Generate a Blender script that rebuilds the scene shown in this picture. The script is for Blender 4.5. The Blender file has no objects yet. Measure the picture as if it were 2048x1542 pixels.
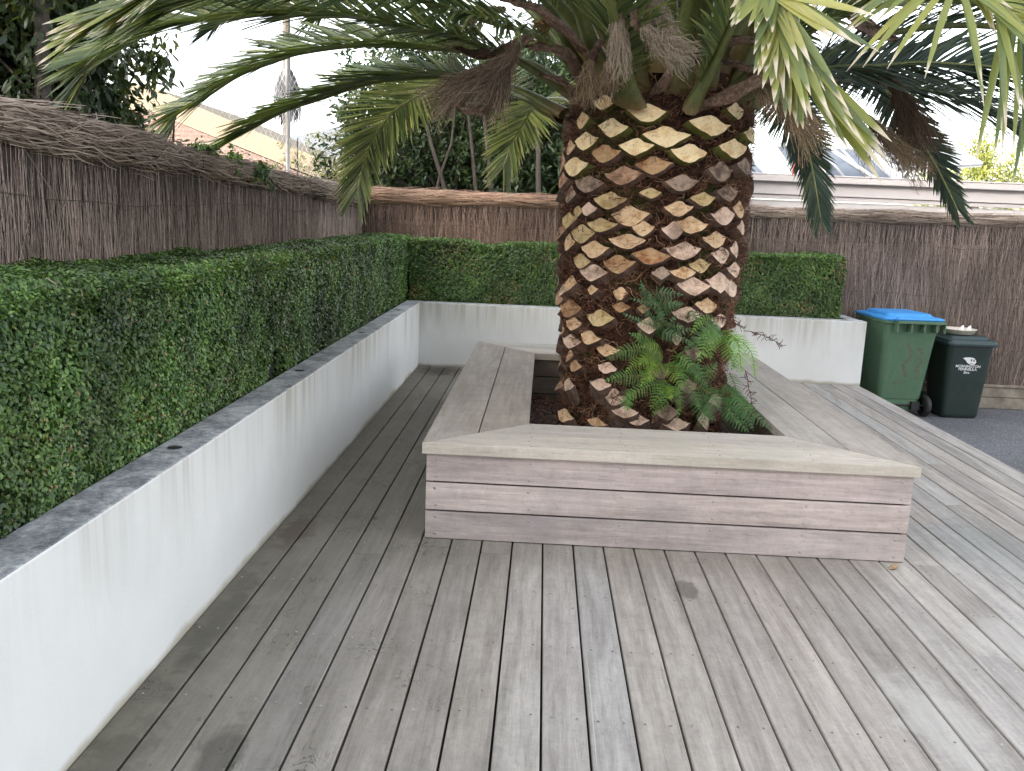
import bpy, math, random
import numpy as np
from mathutils import Vector, Matrix
S = bpy.context.scene
random.seed(7); RNG = np.random.default_rng(11)
# ---------------------------------------------------------------- camera
cam_d = bpy.data.cameras.new("camera"); cam = bpy.data.objects.new("camera", cam_d)
S.collection.objects.link(cam); S.camera = cam
cam_d.sensor_width = 36; cam_d.lens = 1777.75 / 2048 * 36
cam_d.clip_start = .05; cam_d.clip_end = 2000
_r = Vector((0.99848183, 0.03714946, 0.04066894)); _u = Vector((-0.04684039, 0.18415675, 0.98178015)); _f = Vector((-0.02898315, 0.98219459, -0.18561726))
cam.matrix_world = Matrix(((_r.x, _u.x, -_f.x, .4909), (_r.y, _u.y, -_f.y, -3.9039), (_r.z, _u.z, -_f.z, 1.477), (0, 0, 0, 1)))
# ---------------------------------------------------------------- sky, sun, exposure
SUN_EL, SUN_AZ = math.radians(14), math.radians(222)      # azimuth clockwise from +Y: behind the camera, to its left
W = bpy.data.worlds.new("World"); S.world = W; W.use_nodes = True
wn = W.node_tree; wn.nodes.clear()
sky = wn.nodes.new('ShaderNodeTexSky'); sky.sky_type = 'NISHITA'; sky.sun_disc = False
sky.sun_elevation = SUN_EL; sky.sun_rotation = SUN_AZ; sky.air_density = 1.0; sky.dust_density = 3.0; sky.ozone_density = 1.0
hs = wn.nodes.new('ShaderNodeHueSaturation'); hs.inputs['Saturation'].default_value = .27
bg = wn.nodes.new('ShaderNodeBackground'); bg.inputs['Strength'].default_value = .15
wo = wn.nodes.new('ShaderNodeOutputWorld')
wn.links.new(sky.outputs[0], hs.inputs['Color']); wn.links.new(hs.outputs[0], bg.inputs['Color']); wn.links.new(bg.outputs[0], wo.inputs[0])
sl = bpy.data.lights.new("sun", 'SUN'); sl.energy = 2.0; sl.angle = math.radians(.5); sl.color = (1, .93, .82)
so = bpy.data.objects.new("sun", sl); S.collection.objects.link(so)
SD = Vector((math.sin(SUN_AZ) * math.cos(SUN_EL), math.cos(SUN_AZ) * math.cos(SUN_EL), math.sin(SUN_EL)))
so.rotation_euler = SD.to_track_quat('Z', 'Y').to_euler(); so.location = (0, -10, 12)
S.view_settings.view_transform = 'Standard'; S.view_settings.look = 'None'
S.view_settings.exposure = 2.75; S.view_settings.gamma = 1
# ---------------------------------------------------------------- helpers
def tag(o, label=None, cat=None, group=None, kind=None):
    if label: o['label'] = label
    if cat: o['category'] = cat
    if group: o['group'] = group
    if kind: o['kind'] = kind
    return o
def empty(name, loc, label, cat, group=None, rz=0):
    o = bpy.data.objects.new(name, None); S.collection.objects.link(o)
    o.location = loc; o.rotation_euler.z = rz; o.empty_display_size = .1
    return tag(o, label, cat, group)
class MB:
    def __init__(s): s.v = []; s.f = []; s.r = []; s.m = []
    def add(s, vs, fs, r=None, m=0):
        b = len(s.v); s.v += [tuple(x) for x in vs]
        r = random.random() if r is None else r
        for f in fs: s.f.append(tuple(i + b for i in f)); s.r.append(r); s.m.append(m)
    def box(s, x0, y0, z0, x1, y1, z1, r=None, m=0):
        s.add([(x0,y0,z0),(x1,y0,z0),(x1,y1,z0),(x0,y1,z0),(x0,y0,z1),(x1,y0,z1),(x1,y1,z1),(x0,y1,z1)],
              [(0,3,2,1),(4,5,6,7),(0,1,5,4),(1,2,6,5),(2,3,7,6),(3,0,4,7)], r, m)
    def prism(s, poly, z0, z1, r=None, m=0):          # polygon in xy, counter-clockwise
        n = len(poly)
        s.add([(x,y,z0) for x,y in poly] + [(x,y,z1) for x,y in poly],
              [tuple(range(n))[::-1], tuple(range(n, 2*n))] + [(i,(i+1)%n,n+(i+1)%n,n+i) for i in range(n)], r, m)
    def tube(s, pts, rad, n=8, r=None, m=0, cap=True):
        pts = [Vector(p) for p in pts]; k = len(pts); vs = []
        if not hasattr(rad, '__len__'): rad = [rad]*k
        ref = Vector((0,0,1)) if abs((pts[-1]-pts[0]).normalized().z) < .9 else Vector((1,0,0))
        for i, p in enumerate(pts):
            t = (pts[min(i+1,k-1)] - pts[max(i-1,0)]).normalized(); a = t.cross(ref).normalized(); b = a.cross(t)
            vs += [p + (a*math.cos(q)+b*math.sin(q))*rad[i] for q in [2*math.pi*j/n for j in range(n)]]
        fs = [(i*n+j, i*n+(j+1)%n, (i+1)*n+(j+1)%n, (i+1)*n+j) for i in range(k-1) for j in range(n)]
        if cap: fs += [tuple(range(n)), tuple(range((k-1)*n, k*n))[::-1]]
        s.add(vs, fs, r, m)
    def build(s, name, mats, parent=None, smooth=False, bevel=0):
        return mk(name, s.v, s.f, mats, parent, s.r, s.m, smooth, bevel)
def mk(name, v, f, mats, parent=None, r=None, m=None, smooth=False, bevel=0, pattr=None):
    me = bpy.data.meshes.new(name)
    if isinstance(f, np.ndarray):
        v = np.asarray(v, dtype=np.float32); n, k = f.shape
        me.vertices.add(len(v)); me.vertices.foreach_set('co', v.ravel())
        me.loops.add(n*k); me.loops.foreach_set('vertex_index', f.astype(np.int32).ravel())
        me.polygons.add(n); me.polygons.foreach_set('loop_start', np.arange(0, n*k, k, dtype=np.int32))
        me.update(calc_edges=True)
    else: me.from_pydata([tuple(x) for x in v], [], f)
    if r is not None:
        a = me.attributes.new('rnd', 'FLOAT', 'FACE'); a.data.foreach_set('value', np.asarray(r, dtype=np.float32))
    if pattr is not None:
        a = me.attributes.new('tt', 'FLOAT', 'POINT'); a.data.foreach_set('value', np.asarray(pattr, dtype=np.float32))
    mats = mats if isinstance(mats, (list, tuple)) else [mats]
    for x in mats: me.materials.append(x)
    if m is not None and len(mats) > 1: me.polygons.foreach_set('material_index', np.asarray(m, dtype=np.int32))
    if smooth: me.polygons.foreach_set('use_smooth', np.ones(len(me.polygons), dtype=bool))
    me.update()
    o = bpy.data.objects.new(name, me); S.collection.objects.link(o)
    if parent is not None:
        o.parent = parent
        if parent.type == 'EMPTY' or True: o.matrix_parent_inverse = Matrix.Identity(4)
    if bevel:
        b = o.modifiers.new('bevel', 'BEVEL'); b.width = bevel; b.segments = 2; b.limit_method = 'ANGLE'
    return o
def unit(a): return a / np.maximum(np.linalg.norm(a, axis=-1, keepdims=True), 1e-9)
def strands(P, w, out, fold=.35):
    """tent-section ribbons. P (n,k,3) paths, w (n,k) widths, out (n,3) facing -> verts, quads, t"""
    n, k, _ = P.shape
    T = unit(np.gradient(P, axis=1)); O = np.broadcast_to(out[:, None, :], P.shape)
    Sd = unit(np.cross(T, O)); N = unit(np.cross(Sd, T)); w = w[..., None]
    V = np.stack([P - Sd*w/2, P + N*w*fold, P + Sd*w/2], axis=2).reshape(-1, 3)
    b = (np.arange(n)*k*3)[:, None, None] + (np.arange(k-1)*3)[None, :, None]
    q = np.stack([b+0, b+1, b+4, b+3], -1); q2 = np.stack([b+1, b+2, b+5, b+4], -1)
    Fq = np.concatenate([q, q2], axis=2).reshape(-1, 4)
    t = np.broadcast_to(np.linspace(0, 1, k)[None, :, None], (n, k, 3)).reshape(-1)
    return V, Fq, t
def strand_obj(name, P, w, out, mat, parent=None, rnd=None, fold=.35):
    P = np.asarray(P, float); n, k, _ = P.shape
    w = np.broadcast_to(np.asarray(w, float), (n, k)); V, Fq, t = strands(P, w, np.asarray(out, float), fold)
    rnd = RNG.random(n) if rnd is None else rnd
    return mk(name, V, Fq, mat, parent, np.repeat(rnd, 2*(k-1)), None, False, 0, t)
def wob(p, s=0.):
    """cheap smooth 3-D noise in about -1..1"""
    x, y, z = p[..., 0], p[..., 1], p[..., 2]
    return (np.sin(x*5.1+y*3.7+s)*np.cos(z*6.3-y*2.9+s*2) + np.sin(x*11.3-z*9.1+s*3)*np.cos(y*12.7+s)*.6 + np.sin(y*23.+x*19.+s)*np.cos(z*27.-x*13.)*.35)/1.6
# ---------------------------------------------------------------- materials
class NT:
    def __init__(s, name):
        s.m = bpy.data.materials.new(name); s.m.use_nodes = True; s.t = s.m.node_tree; s.t.nodes.clear()
        s.o = s.t.nodes.new('ShaderNodeOutputMaterial')
    def n(s, ty, **k):
        x = s.t.nodes.new(ty)
        for a, b in k.items():
            if a.startswith('i_'):
                key = a[2:].replace('_', ' '); 
                x.inputs[key].default_value = b
            else: setattr(x, a, b)
        return x
    def l(s, a, b): s.t.links.new(a, b)
    def attr(s, nm): return s.n('ShaderNodeAttribute', attribute_name=nm).outputs['Fac']
    def pos(s, scale=(1,1,1), off=None):
        g = s.n('ShaderNodeNewGeometry'); m = s.n('ShaderNodeMapping'); m.inputs['Scale'].default_value = scale
        s.l(g.outputs['Position'], m.inputs['Vector'])
        if off is not None:
            c = s.n('ShaderNodeVectorMath', operation='ADD'); k = s.n('ShaderNodeMath', operation='MULTIPLY'); k.inputs[1].default_value = 57.
            s.l(off, k.inputs[0]); s.l(m.outputs[0], c.inputs[0]); s.l(k.outputs[0], c.inputs[1]); return c.outputs[0]
        return m.outputs[0]
    def noise(s, vec, scale=1, detail=4, rough=.55, dist=0):
        x = s.n('ShaderNodeTexNoise'); x.inputs['Scale'].default_value = scale; x.inputs['Detail'].default_value = detail
        x.inputs['Roughness'].default_value = rough; x.inputs['Distortion'].default_value = dist; s.l(vec, x.inputs['Vector']); return x.outputs['Fac']
    def ramp(s, fac, stops):
        x = s.n('ShaderNodeValToRGB'); e = x.color_ramp.elements
        while len(e) < len(stops): e.new(.5)
        for q, (p, c) in zip(e, stops):
            q.position = p; q.color = tuple(c)+(1,) if hasattr(c, '__len__') else (c, c, c, 1)
        s.l(fac, x.inputs[0]); return x.outputs[0]
    def mix(s, fac, a, b, mode='MIX'):
        x = s.n('ShaderNodeMix', data_type='RGBA', blend_type=mode)
        for v, i in ((fac, 0), (a, 6), (b, 7)):
            if isinstance(v, (int, float)): x.inputs[i].default_value = v if i == 0 else (v, v, v, 1)
            elif isinstance(v, tuple): x.inputs[i].default_value = v+(1,)
            else: s.l(v, x.inputs[i])
        return x.outputs[2]
    def math(s, op, a, b=None, c=None, clamp=False):
        x = s.n('ShaderNodeMath', operation=op, use_clamp=clamp)
        for i, v in enumerate((a, b, c)):
            if v is None: continue
            if isinstance(v, (int, float)): x.inputs[i].default_value = v
            else: s.l(v, x.inputs[i])
        return x.outputs[0]
    def xyz(s):
        g = s.n('ShaderNodeNewGeometry'); x = s.n('ShaderNodeSeparateXYZ'); s.l(g.outputs['Position'], x.inputs[0]); return x.outputs
    def nrm(s):
        g = s.n('ShaderNodeNewGeometry'); x = s.n('ShaderNodeSeparateXYZ'); s.l(g.outputs['True Normal'], x.inputs[0]); return x.outputs
    def bump(s, h, st=.3, d=.01):
        x = s.n('ShaderNodeBump'); x.inputs['Strength'].default_value = st; x.inputs['Distance'].default_value = d; s.l(h, x.inputs['Height']); return x.outputs[0]
    def done(s, col, rough=.7, bump=None, trans=0, spec=.5, metal=0):
        b = s.n('ShaderNodeBsdfPrincipled'); b.inputs['Specular IOR Level'].default_value = spec; b.inputs['Metallic'].default_value = metal
        if isinstance(col, tuple): b.inputs['Base Color'].default_value = col+(1,)
        else: s.l(col, b.inputs['Base Color'])
        if isinstance(rough, (int, float)): b.inputs['Roughness'].default_value = rough
        else: s.l(rough, b.inputs['Roughness'])
        if bump is not None: s.l(bump, b.inputs['Normal'])
        out = b.outputs[0]
        if trans:
            t = s.n('ShaderNodeBsdfTranslucent')
            if isinstance(col, tuple): t.inputs[0].default_value = col+(1,)
            else:
                k = s.mix(1.0, col, (1.5, 1.5, .7), 'MULTIPLY'); s.l(k, t.inputs[0])
            mx = s.n('ShaderNodeMixShader'); mx.inputs[0].default_value = trans
            s.l(out, mx.inputs[1]); s.l(t.outputs[0], mx.inputs[2]); out = mx.outputs[0]
        s.l(out, s.o.inputs[0]); return s.m

def wood(name, axis, light, dark, tint=(.5,.5,.5), deck=False):
    s = NT(name); r = s.attr('rnd')
    sc = {'x': (2.2, 40, 40), 'y': (40, 2.2, 40)}[axis]; sc2 = {'x': (.9, 7, 7), 'y': (7, .9, 7)}[axis]; sf = {'x': (14, 260, 260), 'y': (260, 14, 260)}[axis]
    g1 = s.noise(s.pos(sc, r), 1, 6, .65, .3); g2 = s.noise(s.pos(sc2, r), 1, 4, .6, 1.2); g3 = s.noise(s.pos(sf, r), 1, 3, .7); sp = s.noise(s.pos((1,1,1)), 55, 4, .75); mo = s.noise(s.pos((1,1,1)), 13, 5, .72, .4); pk = s.noise(s.pos((1,1,1)), 150, 2, .6)
    f = s.math('MULTIPLY_ADD', g1, .40, s.math('MULTIPLY_ADD', g2, .45, s.math('MULTIPLY', g3, .15)))
    c = s.ramp(f, [(.34, dark), (.5, tuple((a+b)/2 for a, b in zip(dark, light))), (.66, light)])
    c = s.mix(.85, c, s.ramp(r, [(0, (.74,.72,.70)), (.3, (1.02,.95,.91)), (.55, (.93,.93,.94)), (.8, (1.06,1.03,.98)), (1, (.88,.82,.77))]), 'MULTIPLY')
    c = s.mix(1.0, c, s.ramp(sp, [(.3, .86), (.5, 1.0), (.75, 1.0), (.82, 1.25)]), 'MULTIPLY')
    c = s.mix(1.0, c, s.ramp(mo, [(.28, .88), (.5, 1.0), (.72, 1.09)]), 'MULTIPLY')
    c = s.mix(1.0, c, s.ramp(pk, [(.27, .55), (.34, 1.0), (.66, 1.0), (.74, 1.35)]), 'MULTIPLY')
    g4 = s.noise(s.pos({'x': (5, 120, 120), 'y': (120, 5, 120)}[axis], r), 1, 4, .7, .6)
    c = s.mix(1.0, c, s.ramp(g4, [(.30, .72), (.42, 1.0), (.62, 1.0), (.72, 1.16)]), 'MULTIPLY')
    if deck:
        p = s.xyz(); x, y = p[0], p[1]
        big = s.noise(s.pos((1,1,1)), 1.6, 4, .6); fine = s.noise(s.pos((1,1,1)), 9, 5, .7, .5)
        # mould and leaf dirt lying along the planter wall
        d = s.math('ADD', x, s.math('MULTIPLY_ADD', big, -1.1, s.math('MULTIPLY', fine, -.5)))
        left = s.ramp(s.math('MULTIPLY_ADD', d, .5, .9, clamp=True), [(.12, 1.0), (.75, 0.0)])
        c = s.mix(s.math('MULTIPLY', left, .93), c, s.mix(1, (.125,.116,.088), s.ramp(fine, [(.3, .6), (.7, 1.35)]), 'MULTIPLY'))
        # greenish grime along the foot of the seat
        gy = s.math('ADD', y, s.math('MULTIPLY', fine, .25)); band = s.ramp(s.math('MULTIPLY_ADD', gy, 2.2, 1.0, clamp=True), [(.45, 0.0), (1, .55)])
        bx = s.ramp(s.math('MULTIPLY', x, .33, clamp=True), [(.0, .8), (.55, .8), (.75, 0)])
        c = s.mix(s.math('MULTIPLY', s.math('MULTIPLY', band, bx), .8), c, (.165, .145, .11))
        def spot(px, py, rx, ry, amt, col, c, th=.5):
            a = s.math('DIVIDE', s.math('SUBTRACT', x, px), rx); b = s.math('DIVIDE', s.math('SUBTRACT', y, py), ry)
            q = s.math('SQRT', s.math('ADD', s.math('MULTIPLY', a, a), s.math('MULTIPLY', b, b)))
            q = s.math('ADD', q, s.math('MULTIPLY', s.math('SUBTRACT', fine, .5), 1.6))
            return s.mix(s.math('MULTIPLY', s.ramp(q, [(th, 1), (1.15, 0)]), amt), c, col)
        c = spot(1.14, -.43, .05, .10, .62, (.10, .09, .08), c, .7)
        c = spot(-.33, -1.73, .07, .22, .6, (.075, .07, .06), c)
        c = spot(-.60, .0, .10, .25, .6, (.075, .05, .04), c)
        c = spot(-.45, 4.5, .25, .3, .8, (.05, .035, .03), c)
        c = spot(2.75, .2, .35, .55, .35, (.16, .19, .19), c)
        c = spot(1.78, -1.35, .16, .35, .35, (.62,.60,.57), c); c = spot(2.35, -1.2, .12, .4, .30, (.60,.58,.56), c); c = spot(2.3, -.75, .15, .25, .3, (.60,.58,.56), c)
        c = spot(-.60, -1.9, .10, .5, .5, (.08,.075,.05), c); c = spot(-.62, -.9, .07, .5, .55, (.07,.065,.05), c)
        c = spot(.40, -1.9, .07, .4, .4, (.12,.11,.10), c); c = spot(.1, -.9, .12, .3, .3, (.14,.13,.11), c)
        # pale rubbed scratches running with the boards
        sc_ = s.noise(s.pos((75, .5, 1)), 1, 2, .5, .2); c = s.mix(s.math('MULTIPLY', s.ramp(sc_, [(.735, 0), (.76, 1)]), .5), c, (.66,.63,.60))
        # scribbled black mould lines
        mu = s.n('ShaderNodeTexNoise'); mu.inputs['Scale'].default_value = 17; mu.inputs['Detail'].default_value = 3; mu.inputs['Distortion'].default_value = 1.4
        s.l(s.pos((1,.55,1)), mu.inputs['Vector'])
        ln = s.ramp(s.math('ABSOLUTE', s.math('SUBTRACT', mu.outputs['Fac'], .5)), [(.006, 1), (.02, 0)])
        msk = s.math('MULTIPLY', s.ramp(x, [(0, 1), (.25, .25), (.5, 0)]), s.ramp(s.noise(s.pos((1,1,1)), 3.1, 2), [(.53, 0), (.62, 1)]))
        c = s.mix(s.math('MULTIPLY', s.math('MULTIPLY', ln, msk), .75), c, (.035, .033, .03))
        w2 = s.ramp(s.noise(s.pos((1,1,1), None), 240, 2, .6), [(.73, 0), (.79, 1)]); c = s.mix(s.math('MULTIPLY', w2, .5), c, (.55, .54, .52))
    else:
        big = s.noise(s.pos((1,1,1)), 3, 5, .65); c = s.mix(s.ramp(big, [(.5, 0), (.72, .55)]), c, tint)
    return s.done(c, .72, s.bump(s.math('MULTIPLY_ADD', g1, .7, s.math('MULTIPLY', g3, .5)), .35, .004), spec=.35)

M = {}
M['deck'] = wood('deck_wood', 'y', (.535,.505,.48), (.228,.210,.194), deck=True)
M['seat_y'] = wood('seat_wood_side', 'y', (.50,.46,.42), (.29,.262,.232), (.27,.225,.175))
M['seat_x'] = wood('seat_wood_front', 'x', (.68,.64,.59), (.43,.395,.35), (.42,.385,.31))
M['clad_x'] = wood('cladding_wood', 'x', (.78,.69,.675), (.33,.285,.28), (.30,.27,.275))  # front boards' tone raised to make up for missing light from the camera side
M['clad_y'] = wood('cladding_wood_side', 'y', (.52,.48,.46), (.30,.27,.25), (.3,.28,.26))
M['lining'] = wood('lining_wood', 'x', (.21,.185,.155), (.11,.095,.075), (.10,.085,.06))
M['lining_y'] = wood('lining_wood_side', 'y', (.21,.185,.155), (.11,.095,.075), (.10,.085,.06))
def simple(name, col, rough=.6, var=.12, scale=8, bs=0, metal=0, spec=.5):
    s = NT(name); n = s.noise(s.pos((1,1,1)), scale, 5, .65)
    c = s.mix(1.0, col, s.ramp(n, [(.3, 1-var), (.7, 1+var)]), 'MULTIPLY')
    return s.done(c, rough, s.bump(s.noise(s.pos((1,1,1)), scale*12, 3), bs, .003) if bs else None, metal=metal, spec=spec)
M['screw'] = simple('screw_steel', (.45,.43,.41), .35, .2, 30, metal=.7)
M['screw_dark'] = simple('screw_hole', (.10,.095,.09), .8)
M['gap'] = simple('dark_underside', (.010,.009,.008), .95)
def render_mat():
    s = NT('white_render'); p = s.xyz(); z = p[2]; nz = s.nrm()[2]
    st = s.noise(s.pos((5.5,5.5,.32)), 1, 5, .7); st2 = s.noise(s.pos((22,22,.7)), 1, 3, .6); blot = s.noise(s.pos((1,1,1)), 2.2, 5, .6)
    c = s.ramp(blot, [(.3, (.71,.71,.70)), (.7, (.78,.78,.77))])
    top = s.ramp(s.math('ADD', z, s.math('MULTIPLY', s.math('SUBTRACT', st, .5), -.75)), [(.28, 0), (.62, 1)])
    c = s.mix(s.math('MULTIPLY', s.math('MULTIPLY', top, s.ramp(st2, [(.45, .35), (.62, 1)])), s.math('MULTIPLY', s.ramp(s.noise(s.pos((1.3,1.3,.3)), 1, 3, .6), [(.36, .15), (.58, 1)]), .8)), c, (.40,.37,.30))
    foot = s.ramp(s.math('ADD', z, s.math('MULTIPLY', blot, .10)), [(.050, .85), (.080, 0)]); c = s.mix(foot, c, (.40,.36,.27))
    m1 = s.noise(s.pos((1,1,1)), 7, 6, .7, .4); m2 = s.noise(s.pos((1,1,1)), 60, 4, .7)
    f = s.math('MULTIPLY_ADD', m1, .6, s.math('MULTIPLY', m2, .4))
    yb = s.math('MULTIPLY_ADD', p[1], .013, 0)
    cop = s.ramp(s.math('ADD', f, yb), [(.36, (.13,.135,.15)), (.48, (.30,.31,.325)), (.60, (.56,.57,.57))])
    c = s.mix(s.ramp(nz, [(.6, 0), (.8, 1)]), c, cop)
    return s.done(c, .85, s.bump(s.noise(s.pos((1,1,1)), 90, 3, .6), .25, .004), spec=.25)
M['render'] = render_mat()
def brush(name, cols, tint=1.0):
    s = NT(name); r = s.attr('rnd'); n = s.noise(s.pos((1,1,1)), 1.3, 4, .6)
    c = s.ramp(r, [(i/(len(cols)-1), tuple(x*tint for x in k)) for i, k in enumerate(cols)])
    c = s.mix(1, c, s.ramp(n, [(.35, .75), (.65, 1.2)]), 'MULTIPLY')
    return s.done(c, .85, spec=.2)
BR = [(.085,.066,.060), (.17,.135,.122), (.26,.212,.195), (.33,.28,.258), (.21,.172,.158), (.50,.43,.39)]
M['brush2'] = brush('brush_sticks_pale', [(x[0]*1.02, x[1]*.95, x[2]*.88) for x in BR]); M['brush'] = brush('brush_sticks', [(x[0]*1.32, x[1]*1.22, x[2]*1.13) for x in BR]); M['brush_cap'] = brush('brush_cap_sticks', [(.05,.037,.030),(.22,.165,.135),(.40,.315,.26),(.27,.21,.17),(.52,.425,.35)], 1.0)
M['brush_red'] = brush('brush_sticks_brown', [(.07,.042,.032), (.20,.125,.095), (.33,.22,.17), (.24,.17,.135), (.52,.38,.30)])
M['brush_cap_red_sunlit'] = brush('brush_cap_brown_sunlit', [(.06,.035,.024),(.34,.20,.135),(.52,.34,.24),(.42,.27,.19),(.66,.50,.38)])  # reddish sticks, brightened in colour for sun the cap does not catch
M['brush_back'] = simple('brush_core', (.05,.038,.033), .95)
def leafmat(name, stops, tip=None, rough=.42, trans=.25, var=.25, spec=.5):
    s = NT(name); r = s.attr('rnd'); c = s.ramp(r, stops)
    n = s.noise(s.pos((1,1,1)), 2.2, 3, .6); c = s.mix(1, c, s.ramp(n, [(.3, 1-var), (.7, 1+var)]), 'MULTIPLY')
    if tip is not None:
        t = s.attr('tt'); th, col = tip
        q = s.math('ADD', t, s.math('MULTIPLY', s.math('SUBTRACT', r, .5), .12))
        c = s.mix(s.ramp(q, [(th-.07, 0), (th, 1)]), c, col)
    return s.done(c, rough, trans=trans, spec=spec)
M['hedge'] = leafmat('hedge_leaf', [(0,(.034,.070,.026)),(.35,(.068,.136,.036)),(.7,(.12,.205,.048)),(.9,(.18,.30,.07)),(.965,(.22,.31,.07)),(.985,(.26,.16,.07)),(1,(.28,.26,.14))], rough=.38, trans=.15, var=.5)
M['hedge_core'] = simple('hedge_twigs', (.018,.018,.010), .95, .4, 12)
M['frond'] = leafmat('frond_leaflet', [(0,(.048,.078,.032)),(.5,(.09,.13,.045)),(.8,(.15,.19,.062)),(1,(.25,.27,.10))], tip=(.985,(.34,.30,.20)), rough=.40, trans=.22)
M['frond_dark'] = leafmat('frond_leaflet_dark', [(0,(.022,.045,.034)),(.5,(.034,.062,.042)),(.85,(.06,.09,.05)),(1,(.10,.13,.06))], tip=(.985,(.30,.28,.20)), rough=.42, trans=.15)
M['frond_near'] = leafmat('frond_leaflet_pale_sunlit', [(0,(.13,.18,.11)),(.35,(.20,.24,.09)),(.75,(.29,.31,.09)),(1,(.44,.42,.15))], tip=(.92,(.66,.58,.50)), rough=.42, trans=.35, var=.12)  # yellowish leaf, made paler so the colour carries the missing sunlight
M['frond_yell'] = leafmat('frond_leaflet_sunlit', [(0,(.08,.115,.06)),(.5,(.165,.20,.09)),(.8,(.33,.35,.18)),(1,(.40,.40,.18))], tip=(.92,(.42,.38,.28)), rough=.42, trans=.3, var=.3)  # sunlight on these shaded fronds is put into the leaf colour
def rach():
    s = NT('frond_stem'); t = s.attr('tt'); n = s.noise(s.pos((1,1,1)), 26, 5, .7, .3)
    c = s.ramp(t, [(0, (.16,.10,.035)), (.06, (.10,.115,.03)), (.3, (.11,.135,.035)), (.6, (.19,.20,.06)), (1, (.24,.26,.09))])
    c = s.mix(1, c, s.ramp(n, [(.3, .65), (.7, 1.25)]), 'MULTIPLY'); return s.done(c, .5, s.bump(n, .3, .004))
M['rachis'] = rach()
M['fibre'] = brush('palm_fibre', [(.035,.015,.010),(.14,.058,.034),(.25,.11,.062),(.09,.04,.026),(.46,.28,.17)])
def core():
    s = NT('palm_bark'); n = s.noise(s.pos((1,1,2)), 14, 7, .75, .8); m = s.noise(s.pos((1,1,1)), 2.4, 4, .6)
    c = s.ramp(n, [(.34, (.014,.008,.006)), (.5, (.05,.026,.019)), (.66, (.12,.062,.042))])
    z = s.xyz()[2]
    g = s.math('MULTIPLY', s.ramp(m, [(.50, 0), (.62, .8)]), s.ramp(z, [(.0, .5), (1.0, 1), (1.3, .8), (1.0, 0)][:2] + [(1.0, 1)]))
    c = s.mix(g, c, (.040,.060,.014)); return s.done(c, .95, s.bump(n, .9, .03), spec=.15)
M['bark'] = core()
def stubm(name, a, b, rim, mossy=0.):
    s = NT(name); r = s.attr('rnd'); n = s.noise(s.pos((1,1,1), None), 16, 6, .68, .3); k = s.noise(s.pos((1,1,1)), 95, 4, .7); q = s.noise(s.pos((1,1,1)), 5.5, 3, .6)
    c = s.ramp(n, [(.36, rim), (.47, a), (.68, b)]); c = s.mix(1, c, s.ramp(k, [(.3, .86), (.7, 1.1)]), 'MULTIPLY')
    c = s.mix(s.ramp(q, [(.52, 0), (.68, .75)]), c, tuple(x*.62 for x in rim))
    if mossy: c = s.mix(s.math('MULTIPLY', s.ramp(q, [(.3, 1), (.55, .2)]), mossy), c, (.15,.145,.045))
    return s.done(c, .8, s.bump(k, .4, .004), spec=.2)
SF = {'F': stubm('stub_fresh', (.88,.68,.40), (.95,.79,.53), (.74,.50,.27)), 'T': stubm('stub_tan', (.68,.46,.28), (.80,.60,.40), (.46,.25,.12), .12),
      'O': stubm('stub_orange', (.42,.25,.13), (.52,.36,.21), (.26,.10,.045)), 'B': stubm('stub_brown', (.42,.25,.16), (.54,.35,.24), (.19,.10,.065)),
      'G': stubm('stub_grey', (.32,.23,.175), (.44,.33,.26), (.14,.095,.07)), 'M': stubm('stub_mossy', (.56,.41,.21), (.68,.52,.31), (.34,.21,.09), .22),
      'P': stubm('stub_pale', (.66,.47,.36), (.80,.62,.50), (.36,.24,.18))}
M['skin_green'] = simple('stub_skin_green', (.12,.125,.025), .6, .45, 30); M['skin_brown'] = simple('stub_skin_brown', (.15,.095,.072), .85, .5, 30, .5)
def broomm(name, a, b): return brush(name, [a, tuple((x+y)/2 for x, y in zip(a, b)), b])
M['broom0'] = broomm('dry_stalk_brown', (.12,.08,.055), (.44,.33,.25)); M['broom1'] = broomm('dry_stalk_grey', (.15,.115,.085), (.38,.31,.24))
M['broom2'] = broomm('dry_stalk_tan', (.13,.085,.05), (.40,.30,.20)); M['broom3'] = broomm('dry_stalk_dark', (.07,.045,.033), (.26,.175,.125)); M['skirt'] = broomm('grey_dead_fronds', (.03,.03,.034), (.11,.11,.12)); M['broom4'] = broomm('dry_stalk_orange', (.2,.12,.05), (.5,.34,.17))
def spathem():
    s = NT('dry_spathe'); n = s.noise(s.pos((30,30,30)), 1, 6, .75, 2.); m = s.noise(s.pos((1,1,1)), 9, 3)
    c = s.mix(1, s.ramp(n, [(.32, (.06,.035,.024)), (.5, (.17,.10,.07)), (.68, (.36,.25,.18))]), s.ramp(m, [(.3,.6),(.7,1.3)]), 'MULTIPLY'); return s.done(c, .65, s.bump(n, .6, .006))
M['spathe'] = spathem()
def fern_m(nm, c): return leafmat('fern_'+nm, [(0, tuple(x*.6 for x in c)), (.5, c), (1, tuple(x*1.5 for x in c))], rough=.5, trans=.3, var=.2)
FM = {'Y': fern_m('yellow', (0.200,0.325,0.044)), 'G': fern_m('green', (0.106,0.250,0.050)), 'B': fern_m('bright', (0.188,0.388,0.075)), 'D': fern_m('dark', (0.073,0.169,0.056)), 'U': fern_m('bluish', (0.081,0.175,0.081))}
M['fern_stem'] = simple('fern_stem', (.14,.11,.03), .6); M['fern_dry'] = simple('fern_dry', (.085,.035,.025), .8, .4)
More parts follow.
